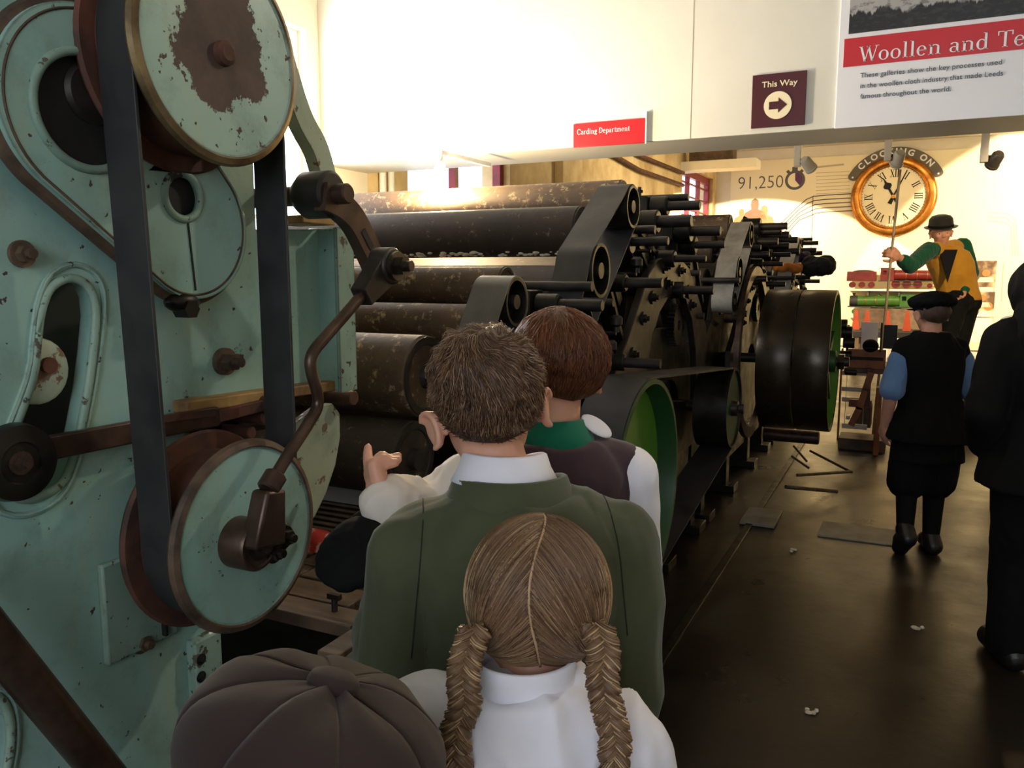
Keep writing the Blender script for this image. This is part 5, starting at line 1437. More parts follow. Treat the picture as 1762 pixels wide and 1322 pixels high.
class Figure:
    def __init__(s, label, ground, yaw, h, hs=None, lean=(0, 0), head_off=(0, 0.0, 0), head_rot=(0, 0, 0), group=None, **J):
        s.h = h; s.hs = hs or 0.155 * h
        s.M = Matrix.Translation(Vector((ground[0], ground[1], 0))) @ Matrix.Rotation(yaw, 4, 'Z')
        s.e = thing('person', label, 'person', (ground[0], ground[1], 0), group)
        lx, ly = lean
        V = Vector
        s.J = dict(hip=V((0, 0, 0.49 * h)), neck=V((lx, ly, 0.815 * h)))
        for sd, sg in (('L', -1), ('R', 1)):
            s.J['hip' + sd] = V((sg * 0.052 * h, 0, 0.48 * h)); s.J['kn' + sd] = V((sg * 0.055 * h, 0.01 * h, 0.27 * h)); s.J['an' + sd] = V((sg * 0.055 * h, -0.005, 0.05 * h))
            s.J['sh' + sd] = V((lx + sg * 0.106 * h, ly, 0.768 * h)); s.J['el' + sd] = V((lx * 0.8 + sg * 0.135 * h, ly * 0.8 - 0.02 * h, 0.62 * h)); s.J['wr' + sd] = V((lx * 0.6 + sg * 0.135 * h, ly * 0.6 + 0.03 * h, 0.475 * h))
            s.J['toe' + sd] = None
        for k, v in J.items(): s.J[k] = V(v)
        s.hc = s.J['neck'] + V((0, 0.015 * h, 0)) + V(head_off) + V((0, 0, 0.50 * s.hs + 0.019 * h))
        s.HM = s.M @ Matrix.Translation(s.hc) @ Euler(head_rot).to_matrix().to_4x4()
        s.parts = {}
    def loc(s, p): return s.M.inverted() @ Vector(p)
    def torso(s, mb, g=0.0, lo=0.47, hi=0.83, belly=1.0, fl=0.0):
        h = s.h; R_ = []
        for z, rx, ry in ((0.44, 0.088, 0.062), (0.50, 0.086, 0.062), (0.56, 0.078, 0.057), (0.62, 0.077, 0.056), (0.68, 0.085, 0.060), (0.735, 0.092, 0.062), (0.775, 0.090, 0.056), (0.80, 0.072, 0.050), (0.825, 0.048, 0.044), (0.84, 0.040, 0.040)):
            if z < lo - 0.001 or z > hi: continue
            t = (z - 0.47) / 0.345; c = s.J['hip'].lerp(s.J['neck'], max(0, min(1.03, t))); c.z = z * h
            k = max(0, (0.6 - z) / 0.15)
            R_.append((c, rx * h * belly + g + fl * k, ry * h * belly + g + fl * k))
        mb.loft(R_, 32, e=2.3)
        for sd in 'LR':
            a = s.J['neck'].copy(); a.z -= 0.012 * h; b = s.J['sh' + sd].lerp(a, 0.12); b.z += 0.008 * h; mb.cap(a, b, 0.034 * h + g * 0.5, 0.030 * h + g * 0.6); mb.cap(a + Vector((0, 0.0, -0.03 * h)), b + Vector((0, 0, -0.02 * h)), 0.040 * h + g * 0.6, 0.036 * h + g * 0.6)
    def arm(s, mb, sd, g=0.0, cuff=0.0, upto=1.0, rr=(0.034, 0.027, 0.019)):
        h = s.h; a, b, c = s.J['sh' + sd], s.J['el' + sd], s.J['wr' + sd]
        mb.cap(a, b, rr[0] * h + g, rr[1] * h + g)
        if upto > 0: mb.cap(b, b.lerp(c, upto), rr[1] * h + g, (rr[1] + (rr[2] - rr[1]) * upto) * h + g + cuff)
    def leg(s, mb, sd, g=0.0, a=0.0, b=2.0, fl=0.0):
        h = s.h; p = [s.J['hip' + sd], s.J['kn' + sd], s.J['an' + sd]]; r = [0.052 * h, 0.036 * h, 0.024 * h]
        def at(t): i = min(int(t), 1); u = t - i; return p[i].lerp(p[i + 1], u), r[i] + (r[i + 1] - r[i]) * u
        ts = [a] + [t for t in (1.0,) if a < t < b] + [b]
        for t0, t1 in zip(ts[:-1], ts[1:]):
            (p0, r0), (p1, r1) = at(t0), at(t1); mb.cap(p0, p1, r0 + g, r1 + g + (fl if t1 == b else 0))
    def foot(s, mb, sd, g=0.0):
        h = s.h; a = s.J['an' + sd]; t = s.J['toe' + sd] or (a + Vector((0, 0.095 * h, -0.022 * h))); hl = a + Vector((0, -0.022 * h, -0.018 * h))
        mb.cap(hl, t, 0.026 * h + g, 0.020 * h + g); mb.cap(a + Vector((0, 0, 0.01 * h)), hl, 0.026 * h + g, 0.027 * h + g); mb.cap(a.lerp(t, 0.5), t, 0.026 * h + g, 0.022 * h + g)
    def body(s, m, voxel=0.006, hands=('L', 'R'), smooth=4, hspec=None, ears=1.0):
        mb = MB(s.M); s.torso(mb)
        for sd in 'LR':
            s.arm(mb, sd); s.leg(mb, sd); s.foot(mb, sd)
            sg = -1 if sd == 'L' else 1
            d = (s.J['wr' + sd] - s.J['el' + sd]).normalized(); sp = (hspec or {}).get(sd, {})
            hand_prims(mb, s.J['wr' + sd], sp.get('d', d), sp.get('n', (-sg, 0.2, 0)), sp.get('side', -sg if 'n' in sp else sg * -1), 0.105 * s.h * 0.62 / 0.62 * 0.95, sp.get('curl', (0.3, 0.35, 0.4, 0.45)), sp.get('thumb', 0.5))
        hb = s.hc + Vector((0, -0.06 * s.hs, -0.2 * s.hs)); nb = s.J['neck'].copy(); nb.z -= 0.03 * s.h
        mb.cap(nb, hb, 0.036 * s.h, 0.034 * s.h)
        mb.M = s.HM; head_prims(mb, s.hs, ears)
        s.b = obj('body', remesh(mb, voxel, smooth), m, s.e, sharp=0)
        for sx in (-1, 1):
            c = s.HM @ (Vector((0.15 * sx, 0.325, 0.0)) * s.hs)
            ey = obj('eye', MB().sphere(c, 0.058 * s.hs, 14, 10), M['eyewhite'], s.b, sharp=0)
            fw = (s.HM.to_3x3() @ Vector((0, 1, -0.05))).normalized()
            obj('iris', MB().sphere(c + fw * 0.04 * s.hs, 0.026 * s.hs, 10, 8), M['iris'], ey, sharp=0)
    def wear(s, name, mb, m, voxel=0.007, smooth=5, fold=(0.004, 16, 0.45)):
        return obj(name, remesh(mb, voxel, smooth, fold), m, s.e, sharp=0)
M['eyewhite'] = mat('eye_white', 'E6E2DC', 'DCD8D2', 5, 0.2)
M['iris'] = mat('dark_iris', '2A1E16', '1C140E', 5, 0.2)

# ------------------------------------------------------------------ boy in the green blazer
g = P(886, 900, d=1.20); yaw = R(33)
F1 = Figure('boy in olive green blazer with short brown hair watching the rollers', (g.x, g.y), yaw, 1.40, hs=0.207,
            head_off=(-0.036, 0.020, 0.006), head_rot=(R(-6), R(-9), R(6)))
lc_ = F1.loc(P(700, 1130, d=1.22)); lw = F1.loc(P(672, 1000, d=1.42))
F1.J['elL'] = Vector((-0.182, -0.015, 0.885)); F1.J['wrL'] = Vector((-0.19, 0.16, 0.925))
F1.J['elR'] = Vector((0.168, -0.02, 0.86)); F1.J['wrR'] = Vector((0.15, 0.07, 0.66))
F1.body(M['skin'], 0.0045, hspec={'L': dict(d=(-0.2, 1, 0.05), n=(0.3, 0, -1), side=-1, curl=(0.7, 0.75, 0.8, 0.8))})
mb = MB(F1.M); F1.torso(mb, 0.022, 0.44, 0.826, 1.06, 0.03)
for sd in 'LR': F1.arm(mb, sd, 0.019, 0.008, 0.93)
bl_v, bl_f = remesh(mb, 0.0055, 4, (0.010, 8, 0.35))
blz = obj('blazer', (bl_v, bl_f), M['blazer'], F1.e, sharp=0)
from mathutils.bvhtree import BVHTree
bvh = BVHTree.FromPolygons([Vector(q) for q in bl_v], bl_f)
M['seam'] = mat('dark_seam_thread', '1E2218', '23271C', 8, 0.9)
for sd, sg in (('L', -1), ('R', 1)):
    c_ = F1.M @ (F1.J['sh' + sd] + Vector((-sg * 0.004, 0, -0.03))); ax = F1.M.to_3x3() @ Vector((sg * 0.99, 0, 0.10)); x_, y_, _ = frame_from(ax)
    pts = []
    for k in range(41):
        a = 2 * PI * k / 40; dv = x_ * math.cos(a) + y_ * math.sin(a); h_ = bvh.ray_cast(c_ + dv * 0.4, -dv)
        if h_[0] is not None and (h_[0] - c_).length < 0.13: pts.append(h_[0] + dv * 0.0004)
    if len(pts) > 8: obj('armhole_seam', MB().tube(pts, 0.0011, 6), M['seam'], blz, sharp=0)
pts = []
for k in range(30):
    q_ = F1.M @ Vector((0.004, -0.4, 0.70 + 0.013 * k)); dv = F1.M.to_3x3() @ Vector((0, 1, 0)); h_ = bvh.ray_cast(q_, dv)
    if h_[0] is not None: pts.append(h_[0] - dv * 0.0003)
obj('back_seam', MB().tube(pts, 0.0008, 6), M['seam'], blz, sharp=0)
nk = F1.J['neck'].copy()
collar(F1.M, nk + Vector((-0.006, 0.008, 0.0)), 0.076, 0.074, 0.052, -0.022, 0.040, M['blazer'], F1.e, 'blazer_collar', 20, 0.04, 0.0)
collar(F1.M, nk + Vector((-0.014, 0.010, 0.0)), 0.054, 0.054, 0.084, 0.042, 0.026, M['whitecot'], F1.e, 'shirt_collar', 18, 0.03, -0.03)
mb = MB(F1.M); F1.torso(mb, 0.006, 0.44, 0.83, 1.0)
for sd in 'LR': F1.arm(mb, sd, 0.006, 0, 1.0)
F1.wear('shirt', mb, M['whitecot'], 0.008, 4, None)
mb = MB(F1.M)
mb.loft([((0, 0, 0.43 * 1.4), 0.125, 0.092), ((0, 0, 0.50 * 1.4), 0.12, 0.088), ((0, 0, 0.55 * 1.4), 0.105, 0.078)], 28)
for sd in 'LR': F1.leg(mb, sd, 0.014, 0.0, 1.95, 0.01)
F1.wear('trousers', mb, M['dkcloth'], 0.008)
mb = MB(F1.M)
for sd in 'LR': 
    mb1 = MB(F1.M); F1.foot(mb1, sd, 0.009); obj('shoe', remesh(mb1, 0.006, 3), M['leather'], F1.e, sharp=0)
hm_brown = hair_mat('brown_boy_hair', '553C2C', '7E614A', 'AC8C6C')
M['hair_under'] = mat('brown_hair_mass', '3E2E22', '534032', 40, 0.6, bump=0.4, bscale=120, coord=(1, 1, 0.25))
def th_fade(az, el, up): return 0.005 + 0.10 * min(1, max(0, (up - 0.35) / 0.95)) ** 1.1
def fade_limit(az): return hair_limit(az) + (R(7) if abs((az + PI) % (2 * PI) - PI) > R(95) else 0)
boy_hair(F1.HM, F1.hs, th_fade, hm_brown, M['hair_under'], F1.e, 9000, 0.15, (0.12, -0.5, 0.85), 1.2, 3, 0.050, limit=fade_limit, rad=0.0007, rough_=0.05)

# ------------------------------------------------------------------ black cap held by the boy
hp_ = F1.M @ (F1.J['wrL'] + Vector((-0.035, 0.10, -0.03)))
c = P(612, 952, d=1.42)
cap_e = thing('flat_cap', 'soft black flat cap held over the feed bed', 'cap', c)
CM_ = Matrix.Translation(c) @ ((CROT @ Vector((-0.15, 0.75, 0.6))).to_track_quat('Z', 'Y')).to_matrix().to_4x4()
mb = MB(CM_)
mb.sphere((0, 0, 0), (0.070, 0.080, 0.026), 24, 12).sphere((0.0, 0.01, 0.012), (0.055, 0.06, 0.026), 20, 10)
obj('crown', remesh(mb, 0.005, 5, (0.003, 25, 1)), M['blackcloth'], cap_e, sharp=0)
mb = MB(CM_); mb.sphere((0.0, 0.075, -0.010), (0.052, 0.045, 0.006), 20, 8)
obj('peak', mb, M['blackcloth'], cap_e, sharp=0)

# ------------------------------------------------------------------ boy with auburn hair pointing at the rollers
g = P(948, 820, d=1.56); yaw = R(34)
F2 = Figure('boy with auburn hair, plum waistcoat and green neckerchief pointing left', (g.x, g.y), yaw, 1.415, hs=0.212,
            head_off=(0.018, 0.03, 0.004), head_rot=(R(-8), R(4), R(14)))
F2.J['elL'] = F2.loc(P(755, 880, d=1.56)); F2.J['wrL'] = F2.loc(P(659, 862, d=1.46))
F2.J['elR'] = Vector((0.178, 0.02, 0.87)); F2.J['wrR'] = Vector((0.12, 0.16, 0.78))
rt = CROT @ Vector((1, 0, 0)); upv = CROT @ Vector((0, 1, 0)); bk_ = CROT @ Vector((0, 0, 1))
inv = F2.M.inverted().to_3x3()
F2.body(M['skin'], 0.0045, hspec={'L': dict(d=inv @ (rt * -0.35 + upv * 0.85 - bk_ * 0.35), n=inv @ (rt * 0.9 + upv * 0.3 - bk_ * 0.4), side=1, curl=(0.12, 1.1, 1.25, 1.3), thumb=0.9)})
mb = MB(F2.M); F2.torso(mb, 0.006, 0.47, 0.80, 1.0)
F2.arm(mb, 'R', 0.012, 0.004, 0.92)
F2.wear('shirt', mb, M['whitecot'], 0.006, 5, (0.005, 13, 0.5))
mb = MB(F2.M); a, b, c_ = F2.J['shL'], F2.J['elL'], F2.J['wrL']
mb.cap(a, b, 0.060, 0.066); mb.cap(b, c_.lerp(b, 0.08), 0.060, 0.047); mb.sphere(b + Vector((0.0, 0, -0.03)), (0.07, 0.05, 0.045), 16, 10)
F2.wear('sleeve', mb, M['creamcot'], 0.005, 5, (0.006, 16, 0.8))
mb = MB(F2.M); F2.torso(mb, 0.022, 0.47, 0.826, 1.04)
F2.wear('waistcoat', mb, M['vest'], 0.007, 5, (0.003, 12, 0.5))
nk = F2.J['neck'].copy()
collar(F2.M, nk + Vector((0, 0.008, 0.0)), 0.057, 0.056, 0.056, 0.0, 0.040, M['kerchief'], F2.e, 'neckerchief', 25, 0.02, 0.0)
mb = MB(F2.M); mb.sphere(nk + Vector((0.086, -0.010, 0.038)), (0.036, 0.026, 0.006), 20, 10, Euler((R(35), R(28), R(10))).to_matrix())
obj('collar_tip', mb, M['whitecot'], F2.e, sharp=0)
mb = MB(F2.M); mb.loft([((0, 0, 0.43 * 1.4), 0.122, 0.09), ((0, 0, 0.55 * 1.4), 0.105, 0.08)], 28)
for sd in 'LR': F2.leg(mb, sd, 0.014, 0.0, 1.95, 0.01)
F2.wear('trousers', mb, M['dkcloth'], 0.008)
for sd in 'LR': mb1 = MB(F2.M); F2.foot(mb1, sd, 0.009); obj('shoe', remesh(mb1, 0.006, 3), M['leather'], F2.e, sharp=0)
hm_aub = hair_mat('auburn_boy_hair', '4E2C1A', '70442A', '966038')
M['hair_under2'] = mat('auburn_hair_mass', '40210F', '57301C', 40, 0.55, bump=0.4, bscale=120, coord=(1, 1, 0.25))
def th_bowl(az, el, up): return 0.055 + 0.03 * min(1, max(0, up / 0.8))
boy_hair(F2.HM, F2.hs, th_bowl, hm_aub, M['hair_under2'], F2.e, 7500, 0.30, (0.0, -0.30, 0.95), 0.5, 5, 0.012)

# ------------------------------------------------------------------ girl with two plaits
g = P(900, 1100, d=0.905); yaw = R(25)
F3 = Figure('girl with two fair plaits and white blouse standing in front', (g.x, g.y), yaw, 1.225, hs=0.205,
            head_off=(0.017, 0.03, -0.034), head_rot=(R(-20), R(0), R(-3)))
for sd, sg in (('L', -1), ('R', 1)):
    F3.J['sh' + sd] = Vector((sg * 0.106, 0, 0.952)); F3.J['el' + sd] = Vector((sg * 0.136, -0.01, 0.77)); F3.J['wr' + sd] = Vector((sg * 0.13, 0.05, 0.60))
F3.J['shL'].z += 0.014; F3.J['shR'].z -= 0.004
F3.body(M['skin'], 0.0045, ears=0)
mb = MB(F3.M); F3.torso(mb, 0.016, 0.47, 0.841, 1.05, 0.02)
for sd in 'LR':
    F3.arm(mb, sd, 0.016, 0.004, 0.92); mb.sphere(F3.J['sh' + sd] + Vector(((-1 if sd == 'L' else 1) * 0.006, 0, -0.008)), (0.050, 0.054, 0.050), 18, 12)
F3.wear('blouse', mb, M['whitecot'], 0.005, 3, (0.010, 12, 0.25))
nk = F3.J['neck'].copy()
collar(F3.M, nk + Vector((0, 0.006, 0.0)), 0.053, 0.053, 0.062, 0.014, 0.010, M['whitecot'], F3.e, 'blouse_collar', 15, 0.015)
mb = MB(F3.M); mb.loft([((0, 0, 0.27 * 1.225), 0.19, 0.17), ((0, 0, 0.42 * 1.225), 0.145, 0.125), ((0, 0, 0.54 * 1.225), 0.105, 0.085)], 32)
F3.wear('skirt', mb, M['greyskirt'], 0.008, 4, (0.008, 14, 0.1))
for sd in 'LR':
    mb1 = MB(F3.M); F3.leg(mb1, sd, 0.004, 1.15, 2.0); obj('sock', remesh(mb1, 0.007, 3), M['blackcloth'], F3.e, sharp=0)
    mb1 = MB(F3.M); F3.foot(mb1, sd, 0.009); obj('shoe', remesh(mb1, 0.006, 3), M['leather'], F3.e, sharp=0)
hm_fair = hair_mat('fair_girl_hair', '5A4232', '8A6C50', 'D6B88E')
M['hair_under3'] = mat('fair_hair_mass', '5C4632', '74593F', 40, 0.55, bump=0.4, bscale=120, coord=(0.3, 1, 1))
def girl_limit(az): return min(hair_limit(az), R(34))
def th_girl(az, el, up): return 0.030 + 0.012 * min(1, up / 0.6)
h3 = obj('hair', hair_shell(F3.HM, F3.hs, th_girl, girl_limit, seed=9, rough_=0.008), M['hair_under3'], F3.e)
rnd = random.Random(4); paths = []; htint = []
root = {-1: Vector((-0.385, -0.16, -0.30)), 1: Vector((0.385, -0.16, -0.30))}
def part_x(t): return 0.075 * math.sin(t * 8.5 - 1.0) * (1 if t < 0.85 else 0.6) + 0.02
while len(paths) < 13000:
    sg = rnd.choice((-1, 1)); t = rnd.random()
    if rnd.random() < 0.36:          # starts at the parting
        a = R(60 + 175 * t); d = Vector((part_x(t) + sg * rnd.uniform(0.004, 0.05), math.cos(a), math.sin(a))).normalized()
        if d.z < -0.75: continue
    else:
        az = rnd.uniform(0.5, 2 * PI - 0.5); lo = girl_limit(az); d = sdir(az, math.asin(rnd.uniform(math.sin(lo), 1)))
        tp = max(0, min(1, (math.degrees(math.atan2(d.z, d.y)) % 360 - 60) / 175)); sg = 1 if d.x > part_x(tp) else -1
    x0_ = d.x
    tgt = (root[sg] - HC0).normalized(); p = []; off = rnd.uniform(-0.006, 0.007); bend = rnd.uniform(-0.06, 0.06)
    for k in range(11):
        lo2 = girl_limit(math.atan2(d.x, d.y)); p.append(F3.HM @ hair_pt(d, F3.hs, 0.043 + off))
        tg = tgt - d * tgt.dot(d); L = tg.length
        if L < 0.06: break
        tg.normalize(); sag = Vector((0, 0, -1)) - d * (-d.z)
        w = max(0, 0.55 - L) if L > 0.3 else 0
        dirn = (tg + d.cross(tg) * bend + sag * 0.15).normalized()
        d = (d + dirn * min(0.085, L * 0.6)).normalized()
    if len(p) > 3: paths.append(p); htint.append(max(0, min(1, rnd.random() * 0.85 + max(0, abs(x0_) - 0.55) * 1.2)))
hair_obj('hair_strands', paths, 0.0006, hm_fair, h3, taper_=False, tints=htint)
# parting: fair scalp line
pts = []
for k in range(26):
    t = k / 25; a = R(75 + 158 * t); d = Vector((part_x(t), math.cos(a), math.sin(a))).normalized(); pts.append(F3.HM @ hair_pt(d, F3.hs, 0.043 + 0.002 * math.sin(k * 1.3)))
obj('parting', MB().tube(pts, 0.0017, 8), mat('pale_scalp', 'B89878', 'A88866', 40, 0.6), h3, sharp=0)
def plait(side, pathpx):
    base = [P(x, y, d=dd) for x, y, dd in pathpx]; cl = catmull(base, 18); n = len(cl)
    fib = []; lat = F3.M.to_3x3() @ Vector((1, 0, 0)); bkv = F3.M.to_3x3() @ Vector((0, -1, 0))
    core = MB(); cores = []
    for k in range(3):
        for q in range(26):
            fib.append((k, rnd.uniform(0, 2 * PI), 0.0069 + 0.0005 * rnd.random()))
        pth = []
        for i in range(n):
            t = i / (n - 1); ph = t * 2 * PI * 4.9 + 2 * PI * k / 3; w = 0.0094 * (1.0 - 0.15 * t)
            pth.append(cl[i] + lat * w * 1.25 * math.sin(ph) + bkv * w * 0.72 * math.sin(2 * ph))
        core.tube(pth, 0.0070, 9); cores.append(pth)
    paths_ = []
    for k, oa, orr in fib:
        pth = []; x = None; cp_ = cores[k]
        for i in range(n):
            tg = (cp_[min(i + 1, n - 1)] - cp_[max(i - 1, 0)]).normalized()
            if x is None: x, y, _ = frame_from(tg)
            else: x = (x - tg * x.dot(tg)).normalized(); y = tg.cross(x)
            aa = oa + 0.4 * math.sin(i * 0.21 + oa * 3); pth.append(cp_[i] + (x * math.cos(aa) + y * math.sin(aa)) * (orr + 0.0003 * math.sin(i * 0.5 + oa * 7)))
        paths_.append(pth)
    fib = paths_
    pl_ = obj('plait', core, M['hair_under3'], F3.e, sharp=0)
    hair_obj('plait_strands', fib, 0.0009, hm_fair, pl_, taper_=False, tints=[0.35 + 0.6 * rnd.random() for _ in fib])
plait(-1, [(818, 1085, 0.865), (803, 1125, 0.845), (797, 1170, 0.83), (800, 1215, 0.826), (783, 1265, 0.825), (787, 1330, 0.825), (780, 1440, 0.83)])
plait(1, [(1028, 1080, 0.865), (1038, 1120, 0.845), (1036, 1170, 0.83), (1046, 1220, 0.826), (1058, 1270, 0.825), (1056, 1330, 0.825), (1064, 1440, 0.83)])

# ------------------------------------------------------------------ small child under a big brown cap
def panelled_cap(Mx, r, hgt, m, mbtn, parent, npan=8, peak=True):
    cp = None; n = 12
    for k in range(npan):
        v = []; f = []; rows = 15
        for i in range(rows + 1):
            u = i / rows
            for j in range(n + 1):
                a = 2 * PI * (k + j / n) / npan + 0.22
                puff = 1 - 0.010 * (abs(2 * j / n - 1) ** 10) * math.sin(PI * min(1, u * 0.9 + 0.1))
                rr = r * math.sin(min(u, 0.78) / 0.78 * PI * 0.5) ** 0.85 if u < 0.78 else r * (1 - 0.20 * ((u - 0.78) / 0.22) ** 1.5)
                z = hgt * (1 - (min(u, 0.78) / 0.78) ** 2.2 * 0.72) if u < 0.78 else hgt * (0.28 - 0.62 * (u - 0.78) / 0.22)
                sag = 0.006 * noise.noise(Vector((math.cos(a) * 2.2, math.sin(a) * 2.2, u * 3)))
                v.append(Mx @ Vector((rr * puff * math.cos(a), rr * puff * math.sin(a) * 1.08, z * (0.985 + 0.015 * puff) - 0.0014 * (1 - puff) / 0.010 + sag)))
        for i in range(rows):
            for j in range(n):
                b = i * (n + 1) + j; f.append((b, b + n + 1, b + n + 2, b + 1))
        o = obj('cap_panel', (v, f), m, parent, sharp=0); so = o.modifiers.new('thickness', 'SOLIDIFY'); so.thickness = 0.003; so.offset = -1
    obj('cap_button', MB(Mx).lathe((0, 0, hgt - 0.008), (0, 0, 1), [(0, 0), (0.020, 0), (0.024, 0.005), (0.021, 0.012), (0.010, 0.016), (0, 0.016)], 24), mbtn, parent, sharp=0)
    if peak:
        v = []; f = []
        for i in range(5):
            for j in range(21):
                a = R(35 + 110 * j / 20); rr = r * 0.80 + i / 4 * 0.06 * math.sin(PI * (0.15 + 0.7 * j / 20))
                v.append(Mx @ Vector((rr * math.cos(a), rr * 1.08 * math.sin(a), -hgt * 0.26 - 0.02 * (i / 4))))
        for i in range(4):
            for j in range(20): b = i * 21 + j; f.append((b, b + 1, b + 22, b + 21))
        o = obj('cap_peak', (v, f), m, parent, sharp=0); so = o.modifiers.new('thickness', 'SOLIDIFY'); so.thickness = 0.005
g = P(500, 1330, d=0.64); yaw = R(30)
F4 = Figure('small child in big brown panelled cap at bottom left', (g.x, g.y), yaw, 1.07, hs=0.195, head_rot=(R(-6), 0, 0))
F4.body(M['skin'], 0.006)
mb = MB(F4.M); F4.torso(mb, 0.014, 0.47, 0.80, 1.05, 0.02)
for sd in 'LR': F4.arm(mb, sd, 0.014, 0.004, 0.93)
F4.wear('jacket', mb, M['capbrown'], 0.007)
mb = MB(F4.M); mb.loft([((0, 0, 0.46), 0.1, 0.075), ((0, 0, 0.58), 0.088, 0.066)], 28)
for sd in 'LR': F4.leg(mb, sd, 0.012, 0.0, 1.95, 0.008)
F4.wear('trousers', mb, M['dkcloth'], 0.008)
for sd in 'LR': mb1 = MB(F4.M); F4.foot(mb1, sd, 0.008); obj('shoe', remesh(mb1, 0.006, 3), M['leather'], F4.e, sharp=0)
obj('hair', hair_shell(F4.HM, F4.hs, lambda a, b, c: 0.02, seed=2), M['hair_under'], F4.e)
ct = P(575, 1172, d=0.70)
cm = Matrix.Translation(ct) @ Matrix.Rotation(yaw, 4, 'Z') @ Euler((R(-7), R(17), 0)).to_matrix().to_4x4() @ Matrix.Translation((0, 0, -0.086))
panelled_cap(cm, 0.116, 0.086, M['capbrown'], M['capbrown'], F4.e)

# ------------------------------------------------------------------ boy in a dark cap walking down the aisle
g = P(1585, 950, Z=0.0); yaw = R(24)
hk = 1.40; dk = depth(g)
F5 = Figure('boy in black cap, black tabard and blue sleeves walking away', (g.x, g.y), yaw, hk, hs=0.205, head_rot=(R(-4), 0, R(8)), lean=(-0.01, 0.03),
            knL=(-0.085, 0.03, 0.38), anL=(-0.12, -0.06, 0.13), knR=(0.055, 0.02, 0.38), anR=(0.045, 0.0, 0.07),
            elL=(-0.215, -0.01, 0.86), wrL=(-0.20, 0.08, 0.67), elR=(0.20, -0.02, 0.86), wrR=(0.19, 0.05, 0.66))
F5.J['toeL'] = Vector((-0.125, -0.03, 0.035)); F5.J['toeR'] = Vector((0.075, 0.12, 0.035))
F5.body(M['skin'], 0.007)
mb = MB(F5.M); F5.torso(mb, 0.008, 0.47, 0.82)
for sd in 'LR':
    mb.cap(F5.J['sh' + sd].lerp(F5.J['el' + sd], 0.18), F5.J['sh' + sd].lerp(F5.J['el' + sd], 0.9), 0.052, 0.064)
F5.wear('shirt', mb, M['bluecot'], 0.007)
mb = MB(F5.M); F5.torso(mb, 0.026, 0.44, 0.841, 1.08, 0.05)
mb.loft([((0, 0, 0.50), 0.185, 0.125), ((0, 0.01, 0.62), 0.175, 0.12), ((0, 0.01, 0.80), 0.135, 0.10)], 28)
F5.wear('tabard', mb, M['blackcloth'], 0.008)
mb = MB(F5.M)
for sd in 'LR': F5.leg(mb, sd, 0.032, 0.0, 0.98, 0.02)
F5.wear('breeches', mb, M['blackcloth'], 0.008)
for sd in 'LR':
    mb1 = MB(F5.M); F5.leg(mb1, sd, 0.008, 0.95, 2.0); obj('stocking', remesh(mb1, 0.007, 3), M['blackcloth'], F5.e, sharp=0)
    mb1 = MB(F5.M); F5.foot(mb1, sd, 0.012); obj('boot', remesh(mb1, 0.006, 3), M['leather'], F5.e, sharp=0)
obj('hair', hair_shell(F5.HM, F5.hs, lambda a, b, c: 0.03, seed=2), M['hair_under'], F5.e)
mb = MB(F5.HM); s = F5.hs; mb.sphere((0, -0.03 * s, 0.30 * s), (0.56 * s, 0.60 * s, 0.22 * s), 28, 14).lathe((0, -0.03 * s, 0.08 * s), (0, 0, 1), [(0, 0), (0.40 * s, 0), (0.42 * s, 0.2 * s), (0, 0.25 * s)], 28, sy=1.15).sphere((0, -0.1 * s, 0.36 * s), (0.45 * s, 0.5 * s, 0.2 * s), 24, 12)
cp = F5.wear('cap', mb, M['blackcloth'], 0.006, 5, (0.004, 18, 1))
mb = MB(F5.HM); mb.sphere((0, 0.50 * s, 0.12 * s), (0.33 * s, 0.26 * s, 0.03 * s), 20, 8); obj('cap_peak', mb, M['blackcloth'], cp, sharp=0)

# ------------------------------------------------------------------ dark figure at the right edge
g = P(1775, 1150, Z=0.0); yaw = R(20)
F6 = Figure('figure in long black coat and hood at right edge', (g.x, g.y), yaw, 1.60, hs=0.22, head_rot=(R(-10), 0, 0), lean=(0.0, 0.05), head_off=(-0.02, 0.02, -0.03),
            elL=(-0.25, -0.02, 0.98), wrL=(-0.17, 0.12, 0.84), knL=(-0.075, 0.04, 0.42), anL=(-0.075, 0.02, 0.08))
F6.body(M['skin'], 0.007)
mb = MB(F6.M); F6.torso(mb, 0.035, 0.44, 0.82, 1.15, 0.04)
for sd in 'LR': F6.arm(mb, sd, 0.022, 0.012, 0.95)
mb.cap(F6.J['neck'] + Vector((0, -0.02, -0.06)), F6.J['neck'] + Vector((0, 0, 0.05)), 0.13, 0.09)
F6.wear('coat', mb, M['blackcloth'], 0.008, 6, (0.006, 9, 0.4))
mb = MB(F6.M)
for sd in 'LR': F6.leg(mb, sd, 0.026, 0.0, 1.97, 0.015)
mb.loft([((0, 0, 0.62), 0.15, 0.12), ((0, 0, 0.8), 0.14, 0.11)], 24)
F6.wear('trousers', mb, M['blackcloth'], 0.008)
for sd in 'LR': mb1 = MB(F6.M); F6.foot(mb1, sd, 0.012); obj('shoe', remesh(mb1, 0.006, 3), M['leather'], F6.e, sharp=0)
mb = MB(F6.HM); s = F6.hs; mb.sphere((0, 0.0, 0.03 * s), (0.52 * s, 0.60 * s, 0.58 * s), 28, 16); mb.cap((0, -0.12 * s, -0.20 * s), (0, -0.22 * s, -0.85 * s), 0.46 * s, 0.72 * s)
F6.wear('hood', mb, M['blackcloth'], 0.007, 5, (0.004, 14, 0.6))

